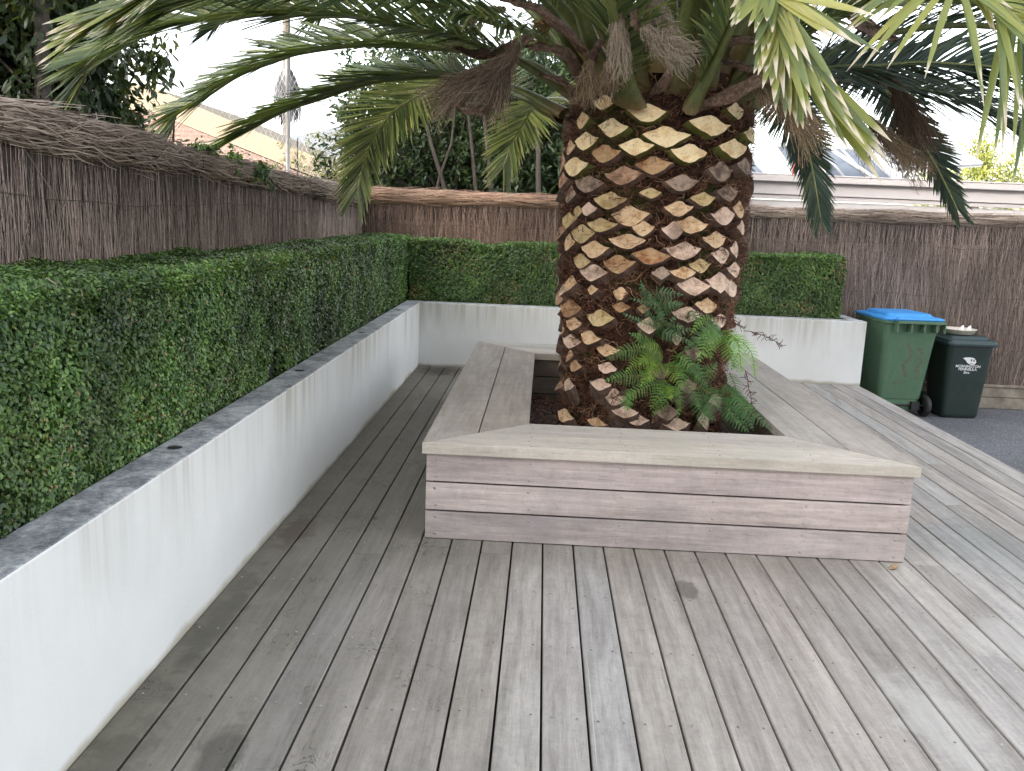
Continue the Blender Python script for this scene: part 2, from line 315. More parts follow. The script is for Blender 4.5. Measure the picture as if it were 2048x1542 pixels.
def asphalt():
    s = NT('asphalt'); n = s.noise(s.pos((1,1,1)), 70, 5, .85); b = s.noise(s.pos((1,1,1)), 1.1, 5, .6)
    c = s.mix(1, s.ramp(n, [(.35, (.055,.056,.063)), (.52, (.125,.125,.138)), (.66, (.34,.34,.36))]), s.ramp(b, [(.3, .8), (.7, 1.25)]), 'MULTIPLY')
    return s.done(c, .88, s.bump(n, .6, .008))
M['asphalt'] = asphalt()
M['soil'] = simple('soil', (.022,.015,.011), .95, .6, 20, .8)
M['plinth'] = simple('treated_timber', (.25,.215,.17), .85, .4, 6, .4)
M['wire'] = simple('rusty_wire', (.07,.055,.045), .7)
M['galv'] = simple('galvanised_steel', (.55,.54,.52), .45, .15, 20, metal=.3)
def plastic(name, col, rough, dirt=.35):
    s = NT(name); n = s.noise(s.pos((1,1,1)), 7, 6, .7); k = s.noise(s.pos((2,2,.5)), 14, 4, .6)
    c = s.mix(s.math('MULTIPLY', s.ramp(n, [(.45, 0), (.75, 1)]), dirt), col, tuple(x*.6+.10 for x in col)); c = s.mix(1, c, s.ramp(k, [(.3, .92), (.7, 1.08)]), 'MULTIPLY')
    return s.done(c, rough, s.bump(s.noise(s.pos((1,1,1)), 300, 2), .12, .002))
M['bin_green'] = plastic('bin_green_plastic', (.085,.165,.095), .5); M['bin_lid'] = plastic('bin_blue_plastic', (.045,.30,.72), .42, .15)
M['bin_dark'] = plastic('bin_dark_plastic', (.012,.026,.022), .42, .15); M['bin_dlid'] = plastic('bin_dark_lid_plastic', (.028,.052,.056), .40, .2)
M['rubber'] = simple('black_rubber', (.018,.018,.019), .6); M['print'] = simple('white_print', (.75,.76,.76), .6, .05)
M['redpaint'] = simple('faded_red_paint', (.125,.125,.082), .7, .35, 40)
M['ceramic'] = simple('cream_ceramic', (.62,.56,.47), .35, .12, 20); M['paper'] = simple('white_paper', (.8,.76,.70), .8, .05)
M['shell'] = simple('dry_leaf', (.35,.24,.14), .7, .4, 60)
STUBS=[[-2.314,2.108,0.152,0.07,"F"],[-1.814,2.042,0.194,0.082,"F"],[-0.829,2.089,0.174,0.077,"F"],[-2.571,2.017,0.106,0.083,"T"],[-2.154,1.97,0.184,0.084,"F"],[-1.192,1.995,0.235,0.093,"F"],[-0.578,1.975,0.196,0.075,"F"],[-1.618,1.927,0.222,0.093,"F"],[-2.5,1.906,0.167,0.086,"F"],[-2.823,1.882,0.148,0.077,"T"],[-1.896,1.872,0.177,0.079,"F"],[-1.396,1.846,0.181,0.086,"F"],[-0.881,1.889,0.232,0.088,"F"],[-2.213,1.836,0.167,0.084,"O"],[-2.636,1.773,0.225,0.092,"F"],[-1.719,1.779,0.18,0.086,"O"],[-2.013,1.723,0.195,0.087,"B"],[-2.932,1.702,0.15,0.079,"B"],[-1.016,1.763,0.168,0.091,"G"],[-0.64,1.806,0.196,0.082,"G"],[-1.439,1.694,0.172,0.079,"G"],[-2.413,1.675,0.204,0.083,"G"],[-2.776,1.62,0.167,0.09,"G"],[-1.727,1.635,0.108,0.051,"M"],[-2.139,1.589,0.185,0.081,"M"],[-1.215,1.615,0.151,0.065,"M"],[-0.888,1.656,0.151,0.081,"G"],[-2.369,1.539,0.103,0.068,"P"],[-1.454,1.56,0.15,0.069,"T"],[-0.958,1.531,0.16,0.089,"P"],[-0.648,1.57,0.125,0.083,"T"],[-1.913,1.51,0.204,0.095,"T"],[-2.557,1.526,0.106,0.054,"M"],[-2.709,1.475,0.158,0.078,"M"],[-2.204,1.457,0.186,0.067,"M"],[-1.774,1.449,0.11,0.069,"T"],[-1.497,1.445,0.119,0.08,"P"],[-1.316,1.477,0.175,0.08,"T"],[-0.626,1.474,0.09,0.068,"P"],[-2.482,1.403,0.202,0.095,"M"],[-1.936,1.376,0.191,0.073,"T"],[-1.018,1.403,0.15,0.081,"T"],[-2.712,1.352,0.16,0.086,"T"],[-1.371,1.339,0.202,0.08,"P"],[-2.268,1.323,0.178,0.083,"T"],[-0.909,1.32,0.137,0.082,"P"],[-1.686,1.303,0.19,0.081,"O"],[-2.468,1.252,0.14,0.073,"M"],[-0.728,1.354,0.076,0.076,"P"],[-2.006,1.25,0.174,0.089,"O"],[-2.316,1.194,0.177,0.083,"P"],[-1.169,1.262,0.132,0.066,"M"],[-1.349,1.223,0.15,0.059,"T"],[-1.577,1.218,0.096,0.066,"G"],[-0.912,1.173,0.183,0.098,"P"],[-1.23,1.15,0.178,0.089,"P"],[-2.675,1.117,0.132,0.086,"T"],[-0.678,1.24,0.101,0.076,"P"],[-2.282,1.1,0.067,0.046,"T"],[-1.982,1.091,0.079,0.067,"T"],[-0.711,1.137,0.126,0.084,"P"],[-2.937,1.069,0.096,0.065,"P"],[-2.729,0.968,0.186,0.095,"O"],[-1.026,1.042,0.181,0.075,"T"],[-1.268,0.996,0.167,0.075,"P"],[-0.791,0.954,0.193,0.069,"P"],[-2.212,0.943,0.191,0.084,"M"],[-2.641,0.886,0.124,0.071,"T"],[-1.658,0.929,0.112,0.082,"P"],[-2.93,0.83,0.116,0.065,"O"],[-1.343,0.855,0.065,0.06,"P"],[-2.317,0.828,0.18,0.07,"T"],[-2.697,0.778,0.156,0.072,"P"],[-2.1,0.768,0.136,0.061,"T"],[-2.745,0.693,0.115,0.072,"T"],[-2.556,0.644,0.149,0.063,"T"],[-2.107,0.666,0.129,0.061,"P"],[-2.68,0.523,0.152,0.072,"P"],[-2.164,0.568,0.125,0.062,"P"],[-1.994,0.504,0.147,0.085,"P"],[-1.846,0.434,0.14,0.061,"P"],[-1.719,0.393,0.138,0.061,"P"],[-2.668,0.338,0.182,0.073,"T"],[-2.184,0.346,0.146,0.047,"T"],[-1.393,0.44,0.121,0.084,"G"],[-1.286,0.377,0.153,0.061,"P"],[-0.886,0.379,0.097,0.094,"P"],[-1.963,1.016,0.094,0.052,"O"],[-1.725,1.017,0.067,0.045,"O"],[-0.885,0.862,0.132,0.069,"G"],[-1.491,0.666,0.093,0.068,"G"],[-1.113,0.774,0.113,0.068,"G"],[-1.158,0.588,0.119,0.069,"G"],[-0.695,0.49,0.166,0.071,"G"]]
FR={"a":[[0.62,1.15,2.15],[0.3,1.0,2.3],[0.16,0.92,2.33],[-0.01,0.85,2.37],[-0.26,0.75,2.39],[-0.49,0.65,2.41],[-0.73,0.58,2.4],[-0.92,0.5,2.37],[-1.15,0.45,2.33],[-1.29,0.4,2.29],[-1.51,0.35,2.18],[-1.59,0.3,2.12],[-1.65,0.3,2.04]],"b":[[0.67,1.5,2.16],[0.42,1.5,2.34],[0.18,1.5,2.4],[-0.08,1.5,2.42],[-0.38,1.5,2.43],[-0.68,1.5,2.42],[-0.98,1.5,2.37],[-1.13,1.5,2.32],[-1.35,1.5,2.23],[-1.55,1.5,2.1],[-1.71,1.5,2.02],[-1.75,1.5,1.92]],"c":[[0.57,1.4,2.09],[0.29,1.5,2.22],[0.02,1.6,2.28],[-0.3,1.7,2.29],[-0.63,1.8,2.26],[-0.98,1.9,2.16],[-1.23,2.0,2.09],[-1.44,2.1,2.0],[-1.58,2.1,1.92],[-1.74,2.15,1.84]],"d":[[0.55,1.7,2.1],[0.25,2.1,2.27],[-0.08,2.6,2.39],[-0.34,3.0,2.42],[-0.51,3.2,2.38],[-0.74,3.4,2.28],[-0.88,3.5,2.15],[-0.98,3.6,2.01],[-1.07,3.7,1.81],[-1.11,3.7,1.61]],"e":[[0.74,2.0,2.18],[0.55,2.8,2.34],[0.38,3.6,2.4],[0.27,3.9,2.27],[0.16,4.1,2.1],[0.1,4.1,1.9]],"m":[[0.67,1.1,2.22],[0.46,0.8,2.36],[0.18,0.5,2.38],[-0.03,0.3,2.4],[-0.26,0.1,2.4],[-0.49,0.0,2.39],[-0.71,-0.1,2.35],[-0.92,-0.1,2.32],[-1.08,-0.15,2.25],[-1.23,-0.15,2.18]],"n":[[0.69,1.2,2.36],[0.44,1.0,2.59],[0.21,0.8,2.72],[-0.06,0.5,2.77],[-0.41,0.2,2.73],[-0.74,0.0,2.62],[-0.96,-0.2,2.44],[-1.12,-0.2,2.32]],"f":[[1.44,1.2,2.15],[1.7,1.1,2.25],[1.93,1.0,2.31],[2.19,1.0,2.33],[2.36,1.0,2.35],[2.55,1.0,2.35],[2.87,0.9,2.31],[3.21,0.8,2.19],[3.48,0.8,2.03]],"g":[[1.63,1.7,2.18],[1.97,1.7,2.32],[2.32,1.7,2.36],[2.64,1.7,2.33],[2.91,1.7,2.29],[3.18,1.7,2.17],[3.36,1.7,2.04],[3.54,1.7,1.86]],"h":[[1.66,2.0,2.22],[2.24,2.5,2.48],[2.67,2.9,2.57],[3.0,3.2,2.55],[3.27,3.4,2.31],[3.55,3.6,2.12],[3.75,3.7,1.9],[3.88,3.7,1.69]],"i":[[1.6,2.2,2.24],[1.95,3.0,2.47],[2.26,3.6,2.53],[2.45,3.9,2.45],[2.65,4.1,2.3],[2.81,4.3,2.08],[2.89,4.3,1.82],[2.95,4.3,1.59]],"j":[[1.3,0.9,2.35],[1.32,0.3,3.0],[1.3,-0.5,3.05],[1.25,-1.1,2.6],[1.05,-1.4,2.14],[1.04,-1.5,2.05],[1.04,-1.58,1.95],[1.07,-1.62,1.87]],"k":[[1.45,1.1,2.35],[1.7,0.4,3.0],[1.75,-0.5,2.95],[1.75,-1.1,2.6],[1.51,-1.4,2.15],[1.58,-1.5,2.07],[1.64,-1.55,1.99],[1.72,-1.6,1.87]],"l":[[0.8,1.0,2.4],[0.2,0.5,3.1],[-0.4,0.1,3.2],[-0.64,-0.3,2.53],[-0.8,-0.5,2.34],[-0.93,-0.55,2.24],[-1.03,-0.58,2.18],[-1.1,-0.6,2.13]],"o":[[0.91,1.0,2.12],[0.83,0.75,2.31],[0.75,0.5,2.49],[0.66,0.2,2.72],[0.59,-0.1,2.95]],"p":[[1.21,1.0,2.1],[1.3,0.85,2.3],[1.37,0.65,2.52],[1.46,0.5,2.73],[1.6,0.3,2.99]],"q":[[1.4,1.15,2.16],[1.57,0.9,2.34],[1.77,0.7,2.45],[1.98,0.5,2.51],[2.25,0.4,2.51],[2.54,0.3,2.44],[2.78,0.3,2.32]],"r":[[0.64,1.3,2.33],[0.49,1.2,2.56],[0.32,1.1,2.76],[0.08,1.0,2.94],[-0.26,0.9,3.06],[-0.79,0.8,3.11]]}
DEAD={"brooms":[[[0.35,0.75,2.37],[0.23,0.7,2.23],[-0.11,0.68,2.03],420,0.055,0],[[0.34,0.8,2.37],[0.25,0.75,2.22],[0.14,0.72,2.01],380,0.075,0],[[0.78,0.6,2.6],[0.79,0.58,2.46],[0.82,0.62,2.2],300,0.035,1],[[0.87,0.6,2.47],[0.94,0.55,2.37],[1.14,0.5,2.25],420,0.045,1],[[0.91,0.6,2.6],[0.96,0.58,2.51],[1.02,0.55,2.35],250,0.045,1],[[0.69,0.9,2.29],[0.68,0.85,2.24],[0.65,0.85,2.09],220,0.06,2],[[0.79,0.9,2.3],[0.78,0.85,2.23],[0.8,0.85,2.14],160,0.05,2],[[1.49,1.0,2.28],[1.67,0.95,2.17],[1.9,0.95,1.93],420,0.06,2],[[1.47,1.0,2.31],[1.57,0.95,2.21],[1.68,0.95,2.09],200,0.05,2],[[2.29,1.3,2.36],[2.42,1.3,2.23],[2.59,1.3,1.94],520,0.075,3],[[2.09,1.2,2.18],[2.23,1.2,2.08],[2.56,1.2,1.81],320,0.05,2],[[2.07,1.2,2.12],[2.13,1.2,2.07],[2.31,1.2,1.87],120,0.05,2],[[0.23,1.0,2.54],[0.1,1.0,2.52],[-0.11,1.0,2.43],160,0.09,1],[[0.52,1.2,2.54],[0.44,1.2,2.52],[0.36,1.2,2.46],120,0.05,4]],"spathes":[[[[0.65,0.95,2.18],[0.58,0.85,2.28],[0.49,0.8,2.32],[0.35,0.78,2.32]],0.075],[[[0.71,1.0,2.3],[0.54,0.9,2.43],[0.39,0.85,2.52],[0.21,0.85,2.55]],0.07],[[[0.42,0.95,2.43],[0.22,0.9,2.31],[0.09,0.85,2.29],[-0.02,0.85,2.32]],0.07],[[[1.24,0.9,2.33],[1.4,0.85,2.4],[1.54,0.8,2.38],[1.64,0.8,2.4]],0.055],[[[1.25,1.0,2.08],[1.43,0.9,2.15],[1.59,0.85,2.24],[1.74,0.85,2.24]],0.09],[[[0.69,0.9,2.26],[0.71,0.85,2.34],[0.76,0.85,2.41]],0.05],[[[2.0,1.0,2.57],[2.11,0.95,2.49],[2.24,0.95,2.45]],0.1],[[[0.88,0.55,2.37],[0.86,0.52,2.44],[0.89,0.5,2.51]],0.05],[[[1.91,1.1,2.34],[2.06,1.1,2.34],[2.26,1.1,2.25]],0.07],[[[1.36,1.0,2.33],[1.5,0.9,2.27],[1.64,0.85,2.2]],0.05],[[[0.64,1.0,2.09],[0.56,0.9,2.17],[0.43,0.85,2.2]],0.04],[[[0.2,0.7,2.01],[0.09,0.68,1.99],[0.0,0.66,2.03]],0.06],[[[0.26,0.7,2.07],[0.2,0.68,2.01],[0.1,0.68,1.99]],0.03],[[[1.01,1.0,2.14],[1.08,0.95,2.21],[1.11,0.95,2.31]],0.07]]}
FERN=[[[[1.15,0.9,0.78],[1.07,0.8,0.78],[1.02,0.75,0.74]],"Y",0.09,"low"],[[[1.12,0.9,0.75],[0.98,0.8,0.81],[0.84,0.75,0.76]],"G",0.09,"low"],[[[1.11,0.9,0.65],[0.97,0.8,0.67],[0.84,0.74,0.65]],"G",0.085,"low"],[[[1.16,0.9,0.73],[1.09,0.8,0.69],[1.04,0.78,0.62]],"Y",0.07,"low"],[[[1.16,0.9,0.72],[1.22,0.8,0.68],[1.26,0.77,0.62]],"Y",0.07,"low"],[[[1.17,0.9,0.63],[1.04,0.8,0.6],[0.93,0.78,0.53]],"G",0.07,"low"],[[[1.18,0.9,0.64],[1.14,0.8,0.58],[1.1,0.8,0.49]],"G",0.075,"low"],[[[1.16,0.9,0.75],[1.09,0.8,0.83],[1.02,0.76,0.84]],"Y",0.07,"low"],[[[1.17,0.9,0.61],[1.2,0.82,0.59],[1.21,0.8,0.55]],"Y",0.06,"low"],[[[1.14,0.95,0.82],[1.03,0.85,0.87],[0.96,0.82,0.9]],"G",0.06,"low"],[[[0.98,0.85,0.59],[0.97,0.8,0.55],[0.98,0.78,0.48]],"G",0.07,"low"],[[[1.15,0.9,0.77],[1.0,0.78,0.74],[0.95,0.74,0.7]],"Y",0.075,"low"],[[[1.27,0.9,0.68],[1.34,0.82,0.7],[1.4,0.8,0.63]],"D",0.085,"low"],[[[1.34,0.9,0.64],[1.4,0.85,0.7],[1.45,0.85,0.76]],"D",0.08,"low"],[[[1.37,0.9,0.61],[1.43,0.82,0.58],[1.48,0.8,0.5]],"D",0.09,"low"],[[[1.47,0.95,0.59],[1.54,0.82,0.58],[1.6,0.78,0.49]],"D",0.1,"low"],[[[1.51,0.95,0.62],[1.58,0.8,0.55],[1.65,0.74,0.41]],"D",0.09,"low"],[[[1.39,0.9,0.57],[1.41,0.82,0.53],[1.42,0.8,0.46]],"D",0.08,"low"],[[[1.5,0.9,0.56],[1.53,0.82,0.5],[1.57,0.78,0.44]],"D",0.09,"low"],[[[1.55,1.0,0.68],[1.57,0.92,0.62],[1.58,0.88,0.54]],"D",0.08,"low"],[[[1.23,0.9,0.71],[1.29,0.82,0.74],[1.35,0.8,0.73]],"D",0.07,"low"],[[[1.35,0.9,0.55],[1.38,0.82,0.49],[1.46,0.8,0.45]],"D",0.08,"low"],[[[1.27,0.9,0.64],[1.34,0.82,0.58],[1.36,0.8,0.5]],"D",0.07,"low"],[[[1.53,0.9,0.47],[1.57,0.8,0.45],[1.63,0.76,0.4]],"D",0.07,"low"],[[[1.49,1.0,0.9],[1.4,0.85,0.91],[1.33,0.78,0.75]],"B",0.1,"side"],[[[1.48,1.0,0.91],[1.54,0.85,0.88],[1.57,0.78,0.7]],"B",0.1,"side"],[[[1.49,1.0,0.9],[1.61,0.85,0.84],[1.65,0.8,0.68]],"B",0.07,"side"],[[[1.49,1.0,0.89],[1.41,0.85,0.94],[1.33,0.8,0.89]],"B",0.07,"side"],[[[1.5,1.0,0.88],[1.52,0.9,0.8],[1.56,0.85,0.71]],"B",0.08,"side"],[[[1.47,1.0,0.91],[1.36,0.88,0.88],[1.27,0.84,0.83]],"D",0.06,"side"],[[[1.09,0.98,1.03],[1.04,0.9,1.1],[1.01,0.88,1.18]],"U",0.05,"up"],[[[1.09,0.98,1.02],[1.11,0.9,1.11],[1.24,0.86,1.11]],"U",0.075,"up"],[[[1.12,0.98,0.99],[1.18,0.9,1.04],[1.25,0.88,1.06]],"U",0.06,"up"],[[[1.16,0.98,0.86],[1.14,0.9,0.96],[1.12,0.9,1.05]],"U",0.07,"up"],[[[1.19,0.98,0.86],[1.21,0.9,0.93],[1.26,0.88,0.94]],"U",0.07,"up"],[[[1.14,0.98,0.92],[1.07,0.92,0.99],[1.03,0.92,1.04]],"U",0.05,"up"],[[[1.2,0.98,0.85],[1.18,0.9,0.93],[1.22,0.9,1.0]],"U",0.06,"up"],[[[1.15,0.98,1.01],[1.09,0.9,1.06],[1.06,0.9,1.12]],"U",0.05,"up"],[[[1.29,1.0,0.96],[1.3,0.9,1.0],[1.35,0.88,0.96]],"U",0.045,"up"]]
# ================================================================ SETTING
GZ = -.32
g = MB(); g.add([(-400,-60,GZ),(400,-60,GZ),(400,900,GZ),(-400,900,GZ)], [(0,1,2,3)]); tag(g.build('asphalt_ground', M['asphalt']), kind='structure')
# deck boards
PIT, X1 = .14, .1278
d = MB()
seams = {}
for k in range(-6, 25):
    xa, xb = X1+k*PIT+.0038, X1+(k+1)*PIT-.0038
    if k == -6: xa = -.699
    ys = [-6.2]; y = -6.2+random.uniform(.8, 4.)
    while y < 4.9: ys.append(y); y += random.choice([3.6, 4.2, 4.8])
    ys.append(4.776 if xa < 3.6 else 4.776)
    for a, b in zip(ys[:-1], ys[1:]):
        if b-a < .3: b = a+.3
        b = min(b, 4.776)
        if xb > 0 and xa < 2.19 and a < 0 < b or True:
            dz = random.uniform(-.0012, .0012); e = .003; r = random.random()
            vs = [(xa,a+.001,-.022),(xb,a+.001,-.022),(xb,b-.001,-.022),(xa,b-.001,-.022),(xa,a+.001,dz-e),(xb,a+.001,dz-e),(xb,b-.001,dz-e),(xa,b-.001,dz-e),(xa+e,a+.001,dz),(xb-e,a+.001,dz),(xb-e,b-.001,dz),(xa+e,b-.001,dz)]
            d.add(vs, [(0,3,2,1),(8,9,10,11),(0,1,5,4),(4,5,9,8),(1,2,6,5),(5,6,10,9),(2,3,7,6),(6,7,11,10),(3,0,4,7),(7,4,8,11)], r)
    for yj in np.arange(-5.95, 4.8, .45):
        yj += .01*math.sin(k)
        for xs in (xa+.028, xb-.028):
            q = [(xs+.0042*math.cos(t), yj+random.uniform(-.003,.003)*0+.0042*math.sin(t), .0016) for t in [i*math.pi/3 for i in range(6)]]
            d.add(q, [tuple(range(6))], .5, 2 if random.random() < .55 else 1)
d.box(-.699,-6.2,-.06,3.622,4.77,-.024, .5, 3)
d.box(3.60,-6.2,-.30,3.625,4.776,-.028, .3, 0)
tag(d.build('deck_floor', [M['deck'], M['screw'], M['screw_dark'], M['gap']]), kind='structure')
k = 150; P0 = np.stack([RNG.uniform(-.65, 3.4, k)**1.0, RNG.uniform(-2.2, .0, k), np.full(k, .003)], -1); P0[:70, 0] = -.68+np.abs(RNG.normal(0, .12, 70)); P0[:70, 1] = RNG.uniform(-2.2, 4.5, 70)
dr = unit(np.stack([RNG.normal(0, 1, k), RNG.normal(0, 1, k), np.zeros(k)], -1))*(.004+.012*RNG.random(k)**2)[:, None]
tag(strand_obj('leaf_litter', np.stack([P0-dr/2, P0+np.array([0,0,.0015]), P0+dr/2], 1), np.stack([.001+0*P0[:,0], .003+.004*RNG.random(k), .001+0*P0[:,0]], -1), np.tile([0,0,1.], (k,1)), M['broom2']), kind='stuff', label='tiny dry crumbs of leaf scattered over the deck boards')
# ================================================================ PLANTER
XW, TW, YB, HW, XR = -.7026, .153, 4.78, .625, 3.645
pl = empty('planter', (-.78, 2, 0), 'white rendered planter wall along the left side and back of the deck', 'planter')
def P_(o, par): o.parent = par; o.matrix_parent_inverse = par.matrix_world.inverted() if False else Matrix.Translation(-Vector(par.location)); return o
def rough_wall(poly, z0, z1, name):
    m = MB(); m.prism(poly, z0, z1, .5); o = m.build(name, M['render'], None, bevel=.008); return P_(o, pl)
rough_wall([(XW-TW,-6.4),(XW,-6.4),(XW,YB-.001),(XW-TW,YB-.001)], GZ, HW, 'side_wall')
rough_wall([(XW-TW,YB+.001),(XR,YB+.001),(XR,YB+TW),(XW-TW,YB+TW)], GZ, HW, 'back_wall')
rough_wall([(XR-.13,YB+TW+.001),(XR-.003,YB+TW+.001),(XR-.003,5.47),(XR-.13,5.47)], GZ, HW-.004, 'end_wall')
for y in (-2.52, -.89, .74, 2.36, 3.97):
    m = MB(); n = 20
    for (ri, ro, z, mi) in ((.0, .021, .6275, 1), (.021, .026, .6285, 1)):
        for i in range(n):
            a, b = 2*math.pi*i/n, 2*math.pi*(i+1)/n; c = (-.785, y)
            m.add([(c[0]+ri*math.cos(a),c[1]+ri*math.sin(a),z),(c[0]+ro*math.cos(a),c[1]+ro*math.sin(a),z),(c[0]+ro*math.cos(b),c[1]+ro*math.sin(b),z),(c[0]+ri*math.cos(b),c[1]+ri*math.sin(b),z)] , [(0,1,2,3)] if ri else [(0,1,2)], .5, mi)
    P_(m.build('recessed_light', [M['wire'], M['rubber']]), pl)
m = MB(); m.box(-1.45,-6.4,GZ+.01,XW-TW-.002,5.47,.56); m.box(XW-TW+.001,YB+TW+.002,GZ+.01,XR-.132,5.47,.56)
tag(m.build('soil', M['soil']), kind='structure')
# ================================================================ HEDGES
def hedge(name, label, boxes, nleaf, dens, gap=None):
    root = empty(name, boxes[0][:3], label, 'hedge', 'clipped hedges in the planter')
    c = MB()
    for b in boxes: c.box(b[0]+.06, b[1]+.06, b[2], b[3]-.06, b[4]-.06, b[5]-.06, .5)
    P_(c.build('branches', M['hedge_core']), root)
    Vs = []; Rs = []
    for (x0,y0,z0,x1,y1,z1), n in zip(boxes, nleaf):
        # faces: front (given by dens list of (face, weight))
        for face, wgt in dens:
            k = int(n*wgt)
            u = RNG.random(k); v_ = RNG.random(k)
            if face == 'px': # +x face; density falls with distance from the viewer
                if y1-y0 > 4: u = u**1.45
                P = np.stack([np.full(k, x1), y0+u*(y1-y0), z0+v_*(z1-z0)], -1); N = np.array([1.,0,0])
            elif face == 'top':
                if y1-y0 > 4: u = u**1.45
                P = np.stack([x0+v_*(x1-x0), y0+u*(y1-y0), np.full(k, z1)], -1); N = np.array([0,0,1.])
                if x1-x0 > 2: P = np.stack([x0+u*(x1-x0), y0+v_*(y1-y0), np.full(k, z1)], -1)
            elif face == 'ny':
                P = np.stack([x0+u*(x1-x0), np.full(k, y0), z0+v_*(z1-z0)], -1); N = np.array([0,-1.,0])
            bul = wob(P*np.array([.8,.8,.8]), 1.)*.022 + wob(P*2.3, 4.)*.012
            bul -= (np.abs(v_-.5)*2)**6*.03 + np.where(face == 'top', 0, 0)
            dep = RNG.random(k)**1.6*.05
            if gap is not None and face != 'top':
                gx, gz, gr = gap; ax = 1 if face == 'px' else 0
                q = np.exp(-(((P[:,ax]-gx)/gr)**2 + ((P[:,2]-gz)/(gr*.8))**2)); dep += q*.12
                keep = RNG.random(k) > q*.9
            else: keep = np.ones(k, bool)
            dep = dep*(1+.6*wob(P*9., 2.))*(1.4 if face == 'ny' else 1)
            P = P + N*(bul-dep)[:, None] + RNG.normal(0, .004, (k, 3))
            dip = np.exp(-((P[:,0]+.05)/.14)**2)*(P[:,1] > YB)*.05 + wob(P*.55, 2.)*.012
            P[:,2] += (dip*-1)*np.clip((P[:,2]-z0)/(z1-z0), 0, 1)
            near = np.clip((P[:,1]+4)/9, 0, 1) if y1-y0 > 4 else np.full(k, .9)
            L = (.0108+.0060*RNG.random(k))*(1.5 if face == 'ny' or y1-y0 < 4 else 1+.35*near); Wd = L*.62
            nn = unit(N + RNG.normal(0, .45, (k, 3)) + np.array([0,0,.35])); t = unit(np.cross(nn, RNG.normal(0, 1, (k, 3)))); b = np.cross(nn, t)
            L, Wd = L[:, None], Wd[:, None]
            q4 = np.stack([P-t*L*.6, P+b*Wd*.55+nn*L*.12, P+t*L*.6+nn*L*.05, P-b*Wd*.55+nn*L*.12], 1)
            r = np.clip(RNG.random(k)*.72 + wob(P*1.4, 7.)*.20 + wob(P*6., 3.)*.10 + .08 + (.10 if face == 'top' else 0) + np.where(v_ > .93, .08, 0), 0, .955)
            r = np.where((RNG.random(k) < .45*np.clip(wob(P*1.3, 5.)*2.2-.35, 0, 1)*(face == 'ny' or y1-y0 > 4)*.6*(1 if face == 'ny' else .35)), .975+.02*RNG.random(k), r)
            r = np.where(RNG.random(k) < .012, 1-.03*RNG.random(k), r)
            Vs.append(q4[keep]); Rs.append(r[keep])
    V = np.concatenate(Vs).reshape(-1, 3); n = len(V)//4
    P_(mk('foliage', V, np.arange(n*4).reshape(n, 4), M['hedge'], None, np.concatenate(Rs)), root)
    # woody twigs poking through
    k = 260; b = boxes[0]; ax = 0 if b[3]-b[0] > 2 else 1
    if ax == 1: P0 = np.stack([np.full(k, b[3]-.02), b[1]+RNG.random(k)**1.4*(b[4]-b[1]), b[2]+RNG.random(k)*(b[5]-b[2])], -1); N = np.array([1.,0,0])
    else: P0 = np.stack([b[0]+RNG.random(k)*(b[3]-b[0]), np.full(k, b[1]+.02), b[2]+RNG.random(k)*(b[5]-b[2])], -1); N = np.array([0,-1.,0])
    dr = unit(RNG.normal(0, .45, (k, 3))+np.array([0,0,1.])+N*.15)*(.03+.07*RNG.random(k))[:, None]
    tw = np.stack([P0, P0+dr*.5+N*.012, P0+dr], 1); tag(P_(strand_obj('twigs', tw, np.full((k,3), .003), np.tile(N, (k,1)), M['broom2']), root), kind='stuff')
hedge('hedge', 'long clipped green hedge in the left planter, under the grey brush fence', [(-1.42,-4.6,.56,-.86,5.45,1.245)], [420000], [('px', .62), ('top', .38)], gap=(.62, .66, .11))
hedge('hedge', 'clipped hedge along the back planter, passing behind the palm trunk', [(-.84,4.955,.56,3.44,5.44,1.235)], [95000], [('ny', .60), ('top', .34), ('px', .06)])
